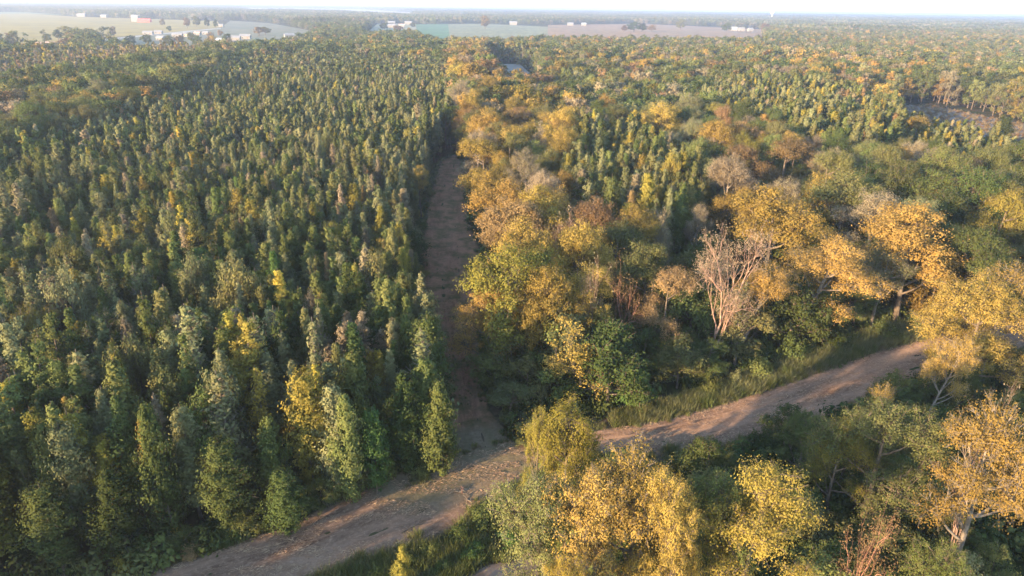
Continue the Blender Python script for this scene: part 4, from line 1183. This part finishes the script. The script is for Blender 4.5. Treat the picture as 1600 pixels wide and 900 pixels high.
tag(link('straw_litter', mesh_np('straw_litter', np.stack([c - d, c + w, c + d, c - w], 1).reshape(-1, 3), np.arange(n * 4).reshape(-1, 4), mats=[plain_mat('dry_straw', (0.42, 0.29, 0.18), (0.25, 0.15, 0.09), 1.5)])), 'pale straw and wood chips strewn over the dirt road', kind='stuff')

# ---- shrubs and low trees one can pick out along the edges: (foot px, py, height, radius, leaf, label)
SHR = [
 (200, 890, 1.9, 1.2, 'yellow', 'bright yellow shrub at the bottom left beside the road'),
 (285, 848, 2.2, 1.3, 'yellow', 'yellow-leaved shrub just above the road edge in the bottom left'),
 (300, 868, 1.3, 1.0, 'rusty', 'low orange-brown shrub at the road edge in the bottom left'),
 (262, 880, 1.1, 0.9, 'rusty', 'small rusty shrub left of the low orange-brown shrub'),
 (362, 838, 1.8, 1.0, 'yellow', 'yellow shrub under the trees right of the orange-brown shrub'),
 (420, 812, 2.4, 1.2, 'yellow-green', 'yellow-green shrub below the low dark roadside tree'),
 (460, 792, 2.2, 1.2, 'golden', 'golden speckled shrub at the plantation front'),
 (560, 762, 2.6, 1.3, 'mid green', 'green shrub under the pale-stemmed trees by the road'),
 (655, 728, 3.6, 2.2, 'dark green', 'rounded dark green shrub at the foot of the dense corner tree'),
 (690, 712, 3.0, 1.8, 'mid green', 'leafy green shrub at the very corner of lane and road'),
 (775, 610, 7.0, 3.4, 'mid green', 'low spreading green tree on the right side of the lane mouth'),
 (800, 655, 5.0, 2.6, 'grey-green', 'grey-green low tree at the right of the lane mouth'),
 (745, 440, 4.5, 2.0, 'dark green', 'dark green bush leaning into the lane from the right'),
 (748, 370, 6.0, 2.6, 'dark green', 'dark round bush at the lane side below the rusty tree'),
 (760, 500, 5.0, 2.2, 'mid green', 'dull green bush on the right of the lane halfway down'),
 (990, 632, 4.6, 2.4, 'bright green', 'fresh green rounded bush below the reddish dead tree'),
 (930, 640, 4.0, 2.2, 'dark green', 'dark green bush behind the junction tree'),
 (1055, 605, 7.5, 3.2, 'olive', 'olive low tree below the rusty orange bushy tree'),
 (1020, 570, 9.0, 3.4, 'mid green', 'mid green low tree in the shade right of the reddish dead tree'),
 (1110, 612, 3.0, 1.7, 'mid green', 'mid green bush under the pinkish dead tree'),
 (1148, 600, 2.2, 1.1, 'grey-green', 'silvery grey-green bush on the grass verge'),
 (1185, 590, 3.2, 2.0, 'mid green', 'yellowish mid green bush right of the silvery bush'),
 (1240, 560, 4.2, 2.4, 'dark green', 'dark bush at the back of the grass verge'),
 (1265, 552, 1.8, 0.9, 'grey-green', 'tiny pale bush at the end of the verge'),
 (1300, 540, 3.0, 2.2, 'dark green', 'dark low bush left of the slanting trunk'),
 (1380, 525, 3.2, 2.4, 'dark green', 'dark rounded bush beneath the tall olive-gold road tree'),
 (1430, 515, 2.6, 2.0, 'mid green', 'green bush at the far end of the road'),
 (1140, 540, 9.5, 3.0, 'grey-green', 'vine-draped grey-green low tree around the dead tree trunk'),
 (1215, 540, 8.5, 3.2, 'dark green', 'dark green low tree in the shade right of the vine-draped one'),
 (870, 600, 6.5, 2.8, 'dark green', 'dark low tree left of the white-trunked golden tree'),
 (950, 590, 7.0, 2.6, 'dark green', 'dark low tree right of the white-trunked golden tree'),
 (720, 842, 1.9, 1.3, 'dark green', 'dark green bush by the road at the start of the ditch'),
 (755, 818, 2.3, 1.5, 'dark green', 'rich green bush in the middle of the ditch row'),
 (790, 800, 2.6, 1.6, 'mid green', 'tallest green bush of the ditch row, beside the feathery tan tree'),
 (672, 866, 1.5, 1.1, 'mid green', 'small green bush above the lone ditch sapling'),
 (640, 885, 1.3, 1.0, 'dark green', 'low dark bush left in the ditch'),
 (740, 868, 1.5, 1.2, 'bright green', 'fresh green low bush below the ditch row'),
 (690, 895, 1.3, 1.1, 'mid green', 'mid green low bush at the bottom edge of the photo'),
 (590, 900, 1.1, 0.9, 'dark green', 'dark low bush at the bottom left end of the ditch'),
 (800, 850, 1.8, 1.4, 'bright green', 'fresh green bush at the foot of the feathery tan tree'),
 (1100, 722, 2.2, 1.4, 'dark green', 'dark hedge-like bush below the road, first from the left'),
 (1150, 712, 2.4, 1.4, 'olive', 'olive hedge-like bush below the road, second from the left'),
 (1200, 698, 2.2, 1.4, 'dark green', 'dark hedge-like bush below the road, third from the left'),
 (1245, 682, 2.6, 1.5, 'olive', 'olive bush at the lower road edge near the low green tree'),
 (1430, 610, 2.8, 1.8, 'dark green', 'dark green bush at the lower road edge near its right end'),
 (1470, 600, 3.0, 1.9, 'mid green', 'green bush below the far right end of the road'),
 (1440, 640, 4.5, 2.4, 'dark green', 'deep green tall bush left of the orange-gold margin tree'),
 (1480, 660, 4.0, 2.4, 'mid green', 'green bush in the gap beside the orange-gold margin tree'),
]
for i, (px, py, h, R, leaf, label) in enumerate(SHR):
    x, y = at(px, py)
    big = h > 4.4
    if big: plant('low_tree', 'low%d' % (i % 3), x, y, h, R, leaf, label, 'small tree')
    else: plant('shrub', 'bush%d' % (i % 3), x, y, h, R, leaf, label, 'shrub', parts=('stem', 'foliage'))

# shrubs along the foot of the plantation and the lane
sh = []
r = np.random.default_rng(123)
for edge, t0, t1, n, side in ((ROAD_UP[2:8], .02, .98, 30, 1), (LANE_L[2:10], .3, .97, 16, -1), (LANE_R[3:11], .25, .95, 14, 1)):
    E = np.array(poly(edge)); L_ = np.concatenate([[0], np.cumsum(np.linalg.norm(np.diff(E, axis=0), axis=1))])
    for q in np.linspace(t0, t1, n) + r.uniform(-.01, .01, n):
        x = np.interp(q * L_[-1], L_, E[:, 0]); y = np.interp(q * L_[-1], L_, E[:, 1])
        off = r.uniform(.3, 1.5)
        if edge[0] == ROAD_UP[2]: x -= off * .45; y += off * .9
        else: x += off * side
        p = ['dark green', 'mid green', 'mid green', 'olive', 'grey-green', 'yellow-green', 'golden'][int(r.choice(7, p=[.3, .25, .15, .12, .08, .06, .04]))]
        sh.append((x, y, r.uniform(1.5, 3.6), p, place_label(ADJ[p], 'edge shrub', x, y)))
for i, (x, y, h, p, t) in enumerate(sh):
    plant('shrub', ('bush%d' % (i % 3)) if h < 2.7 else 'low%d' % (i % 3), x, y, h, h * r.uniform(.5, .72), p, finish_label(t), 'shrub', 'shrubs along the plantation edge and lane', parts=('stem', 'foliage'))

# ---- loose branches on the road corner
def stick(px, py, ln, a, bark, label):
    r = np.random.default_rng(int(px * 7 + py)); w = Wood()
    p = np.array([0, 0, 0.12]); d = np.array([math.cos(a), math.sin(a), 0.03])
    pts = [p + d * ln * t + np.array([0, 0, .05 * math.sin(t * 9)]) + r.normal(0, .03, 3) for t in np.linspace(0, 1, 5)]
    w.curve(pts, 0.06, 0.02, 5)
    for t in pts[1:4]:
        for s in (-1, 1): w.seg(t, t + np.array([math.cos(a + s * .7), math.sin(a + s * .7), .25]) * ln * .25, .03, .01, 4)
    V, Q = w.arrays(); o = link('fallen_branch', mesh_np('fallen_branch', V, Q, mats=[BM[bark]], smooth=True))
    x, y = at(px, py); o.location = (x, y, 0.06)
    tag(o, label, 'branch')
stick(705, 771, 1.4, 0.1, 'pale', 'short pale broken branch lying in the middle of the road corner')
stick(755, 780, 2.4, 0.9, 'pale', 'pale forked branch lying near the ditch side of the road')
stick(738, 790, 1.6, 2.2, 'pale', 'pale crooked branch between the road corner and the ditch')
stick(628, 835, 2.6, 0.7, 'brown', 'dark brown branch lying along the road above the ditch')
stick(723, 773, 1.0, 1.7, 'red', 'short reddish broken branch beside the pale one on the road corner')
stick(1435, 563, 1.2, 0.4, 'pale', 'tiny pale branch at the far end of the right road')


# ------------------------------------------------------------------ buildings and other far things
def boxes(name, specs, mat, parent):
    V = []; Q = []
    for (x0, y0, z0, x1, y1, z1) in specs:
        o = len(V)
        V += [(x0, y0, z0), (x1, y0, z0), (x1, y1, z0), (x0, y1, z0), (x0, y0, z1), (x1, y0, z1), (x1, y1, z1), (x0, y1, z1)]
        Q += [(o, o + 3, o + 2, o + 1), (o + 4, o + 5, o + 6, o + 7), (o, o + 1, o + 5, o + 4), (o + 1, o + 2, o + 6, o + 5), (o + 2, o + 3, o + 7, o + 6), (o + 3, o, o + 4, o + 7)]
    return link(name, mesh_np(name, V, Q, mats=[mat]), parent)

WALL = {'white': plain_mat('white_siding', (0.22, 0.215, 0.21), (0.18, 0.175, 0.17), 0.4), 'tan': plain_mat('tan_siding', (0.5, 0.42, 0.33), None, .4),
        'red': plain_mat('red_painted_boards', (0.55, 0.10, 0.08), (0.45, 0.08, 0.06), .4), 'grey': plain_mat('grey_siding', (0.4, 0.4, 0.4), None, .4)}
ROOF = {'white': plain_mat('white_metal_roof', (0.27, 0.28, 0.29), (0.23, 0.23, 0.24), .3, .4), 'blue': plain_mat('bluish_metal_roof', (0.42, 0.48, 0.55), None, .3, .5),
        'pink': plain_mat('pinkish_roof', (0.62, 0.42, 0.36), None, .3), 'red': plain_mat('red_roof', (0.6, 0.14, 0.11), None, .3), 'grey': plain_mat('grey_shingle_roof', (0.25, 0.24, 0.24), None, .3)}
glass = plain_mat('window_glass', (0.05, 0.06, 0.08), None, .3, .1)
door_m = plain_mat('door_paint', (0.2, 0.13, 0.09), None, .3)


def house(px, py, w, d, h, rot, wall, roof, label, name='house', cat='house'):
    x, y = at(px, py)
    w, d, h = w * .66, d * .7, h * .8
    t = link(name, None); t.location = (x, y, 0.03); t.rotation_euler = (0, 0, rot); tag(t, label, cat)
    boxes('wall', [(-w / 2, -d / 2, 0, w / 2, d / 2, h)], WALL[wall], t)
    rh = d * 0.3; e = 0.5; W2 = w / 2 + e; D2 = d / 2 + e; th = .25
    V = [(-W2, -D2, h), (W2, -D2, h), (W2, 0, h + rh), (-W2, 0, h + rh), (-W2, D2, h), (W2, D2, h)]
    V += [(a, b, c + th) for a, b, c in V]
    Q = [(6, 7, 8, 9), (9, 8, 11, 10), (0, 3, 2, 1), (3, 4, 5, 2), (0, 1, 7, 6), (4, 10, 11, 5)]
    Q += [(1, 2, 8, 7), (2, 5, 11, 8), (0, 6, 9, 3), (3, 9, 10, 4)]
    link('roof', mesh_np('roof', V, Q, mats=[ROOF[roof]]), t)
    link('gable', mesh_np('gable', [(-w / 2, -d / 2, h), (-w / 2, d / 2, h), (-w / 2, 0, h + rh * .96), (w / 2, -d / 2, h), (w / 2, d / 2, h), (w / 2, 0, h + rh * .96)], tris=[(0, 2, 1), (3, 4, 5)], mats=[WALL[wall]]), t)
    nw = max(2, int(w // 7)); me = None
    for i in range(nw):
        cx = -w / 2 + w * (i + .5) / nw
        if i == nw // 2:
            boxes('door', [(cx - .6, -d / 2 - .06, .05, cx + .6, -d / 2 - .004, 2.2)], door_m, t)
        else:
            if me is None:
                o = boxes('window', [(-.8, -d / 2 - .06, 1.0, .8, -d / 2 - .004, 2.2)], glass, t); me = o.data; o.location.x = cx
            else:
                o = link('window', me, t); o.location.x = cx
    return t

HS = [
 (62, 73, 14, 9, 3, .3, 'white', 'pink', 'pale house with pinkish roof between trees below the yellow field, left one'),
 (80, 72.5, 12, 9, 3, .2, 'white', 'pink', 'pale house with pinkish roof, right of its twin below the yellow field'),
 (34, 86, 12, 8, 2.6, .2, 'grey', 'blue', 'low blue-grey roofed house among the trees at the far left'),
 (60, 83, 10, 7, 2.6, 0, 'white', 'blue', 'small blue-roofed house below the pinkish-roofed pair'),
 (232, 54, 20, 10, 3.5, .1, 'white', 'white', 'white-roofed mobile home at the left end of the settlement row'),
 (248, 53, 16, 10, 3.5, .1, 'white', 'white', 'second white mobile home from the left of the settlement row'),
 (252, 63, 14, 10, 4, -.2, 'white', 'white', 'white-roofed shed below the settlement row'),
 (278, 58, 20, 10, 4, .1, 'white', 'white', 'long white-roofed house in the middle of the settlement row'),
 (292, 57, 12, 9, 4, .1, 'tan', 'white', 'short bright white-roofed house next to the long one'),
 (309, 55, 12, 9, 3.5, 0, 'white', 'pink', 'pink-walled house right of the bright white roofs'),
 (322, 54, 12, 9, 3.5, 0, 'white', 'white', 'small white house at the right end of the settlement row'),
 (346, 66, 16, 9, 3.5, .1, 'grey', 'blue', 'blue-grey shed left of the white-roofed barn pair'),
 (366, 63, 24, 11, 4, .1, 'white', 'white', 'long white barn with a bluish end in the clearing'),
 (384, 61, 20, 12, 4.5, .1, 'white', 'white', 'tall white barn right of the long white barn'),
 (345, 42, 16, 10, 4, 0, 'white', 'white', 'lone white house behind the dark trees of the settlement'),
 (452, 58.5, 20, 10, 4, .5, 'white', 'white', 'white roof showing above the trees by the country road'),
 (213, 34, 24, 18, 14, 0, 'white', 'white', 'tall white barn beside the red building at the yellow field'),
 (226, 34.5, 44, 16, 5, 0, 'red', 'red', 'long low red building at the far edge of the yellow field'),
 (163, 27.5, 24, 14, 6, 0, 'white', 'white', 'small white house at the back edge of the yellow field'),
 (128, 26, 36, 16, 7, 0, 'white', 'grey', 'pale farmhouse with grey roof behind the yellow field'),
 (118, 24.5, 20, 14, 9, 0, 'grey', 'blue', 'bluish barn behind the pale farmhouse'),
 (612, 38.5, 26, 14, 6, 0, 'white', 'white', 'white barn left of the green field, left one'),
 (638, 38.2, 26, 14, 6, 0, 'white', 'white', 'white barn nearest the green field'),
 (610, 43, 36, 14, 5, 0, 'white', 'white', 'long white shed in front of the white barns by the green field'),
 (628, 42.5, 18, 12, 5, 0, 'white', 'pink', 'small pale shed right of the long white shed'),
 (802, 39, 30, 16, 7, 0, 'white', 'white', 'white farm building at the back of the pale field'),
 (891, 40, 24, 14, 6, 0, 'white', 'white', 'left white house behind the reddish field'),
 (912, 40.5, 18, 14, 6, 0, 'white', 'blue', 'blue-roofed house behind the reddish field'),
 (1158, 48.5, 20, 14, 6, 0, 'white', 'white', 'white house at the right end of the reddish field'),
 (1172, 49, 16, 12, 6, .2, 'white', 'white', 'rightmost small white house of the reddish field'),
 (1146, 47.5, 22, 14, 6, 0, 'grey', 'blue', 'blue-grey barn left of the white houses at the reddish field end'),
]
for a in HS: house(*a)

# water tower
def lathe(name, prof, mat, parent, n=16):
    V = []; Q = []
    for (rr_, z) in prof:
        for i in range(n): V.append((rr_ * math.cos(i * 2 * math.pi / n), rr_ * math.sin(i * 2 * math.pi / n), z))
    for k in range(len(prof) - 1):
        for i in range(n): Q.append((k * n + i, k * n + (i + 1) % n, (k + 1) * n + (i + 1) % n, (k + 1) * n + i))
    return link(name, mesh_np(name, V, Q, mats=[mat], smooth=True), parent)
wt = link('water_tower', None); wy = 3600; wt.location = ((1160 - 800) / FPX * wy * 1.03, wy, 0)
tag(wt, 'white water tower rising above the woods on the horizon', 'water tower')
wm_ = plain_mat('white_tower_paint', (0.82, 0.82, 0.82), (0.75, 0.75, 0.75), .1)
lathe('tank', [(0.1, 28), (5, 29), (9, 32), (10, 36), (9, 40), (5, 43), (.1, 44)], wm_, wt)
lathe('shaft', [(4.5, 0), (2.6, 6), (2.2, 20), (3, 26), (5, 29)], wm_, wt)

# parked pickup in the gravel clearing
x, y = at(777, 110)
car = link('parked_pickup', None); car.location = (x, y, 0.012); car.rotation_euler = (0, 0, .25); tag(car, 'small white pickup truck parked in the gravel clearing', 'pickup truck')
cw = plain_mat('white_car_paint', (0.75, 0.75, 0.75), (0.7, 0.7, 0.7), .5, .3); blk = plain_mat('black_rubber', (0.03, 0.03, 0.03), None, .5)
V = []; prof = [(-2.7, .45), (-2.7, 1.05), (-0.7, 1.08), (-0.5, 1.75), (0.9, 1.75), (1.4, 1.15), (2.6, 1.05), (2.7, .45)]
V = [(a, -.95, b) for a, b in prof] + [(a, .95, b) for a, b in prof]; n = len(prof)
Q = [(i, (i + 1) % n, n + (i + 1) % n, n + i) for i in range(n)]; T = [(0, i + 1, i) for i in range(1, n - 1)] + [(n, n + i, n + i + 1) for i in range(1, n - 1)]
link('body', mesh_np('body', V, Q, T, mats=[cw]), car)
boxes('side_window', [(-.35, -.965, 1.2, .8, .965, 1.62)], glass, car); boxes('cargo_bed', [(-2.5, -.8, 1.06, -.8, .8, 1.09)], blk, car)
wme = None
for sx in (-1.75, 1.75):
    for sy in (-.9, .9):
        V, Q = tubes([(0, -.12, 0)], [(0, .12, 0)], [.4], [.4], 12)
        if wme is None: wme = mesh_np('wheel', V, Q, mats=[blk])
        o = link('wheel', wme, car); o.location = (sx, sy, .4)

# ------------------------------------------------------------------ air
hz = link('haze', None) if False else None
S = 14500.0; zt = 47.5
V = [(-S, -600, -1), (S, -600, -1), (S, S, -1), (-S, S, -1), (-S, -600, zt), (S, -600, zt), (S, S, zt), (-S, S, zt)]
Q = [(0, 3, 2, 1), (4, 5, 6, 7), (0, 1, 5, 4), (1, 2, 6, 5), (2, 3, 7, 6), (3, 0, 4, 7)]
m, N, L = new_mat('air'); out = N.new('ShaderNodeOutputMaterial'); pv = N.new('ShaderNodeVolumePrincipled')
pv.inputs['Color'].default_value = (0.56, 0.66, 0.92, 1); pv.inputs['Density'].default_value = 2.2e-4; pv.inputs['Anisotropy'].default_value = 0.35
L.new(pv.outputs[0], out.inputs['Volume'])
tag(link('haze', mesh_np('haze', V, Q, mats=[m])), kind='stuff')
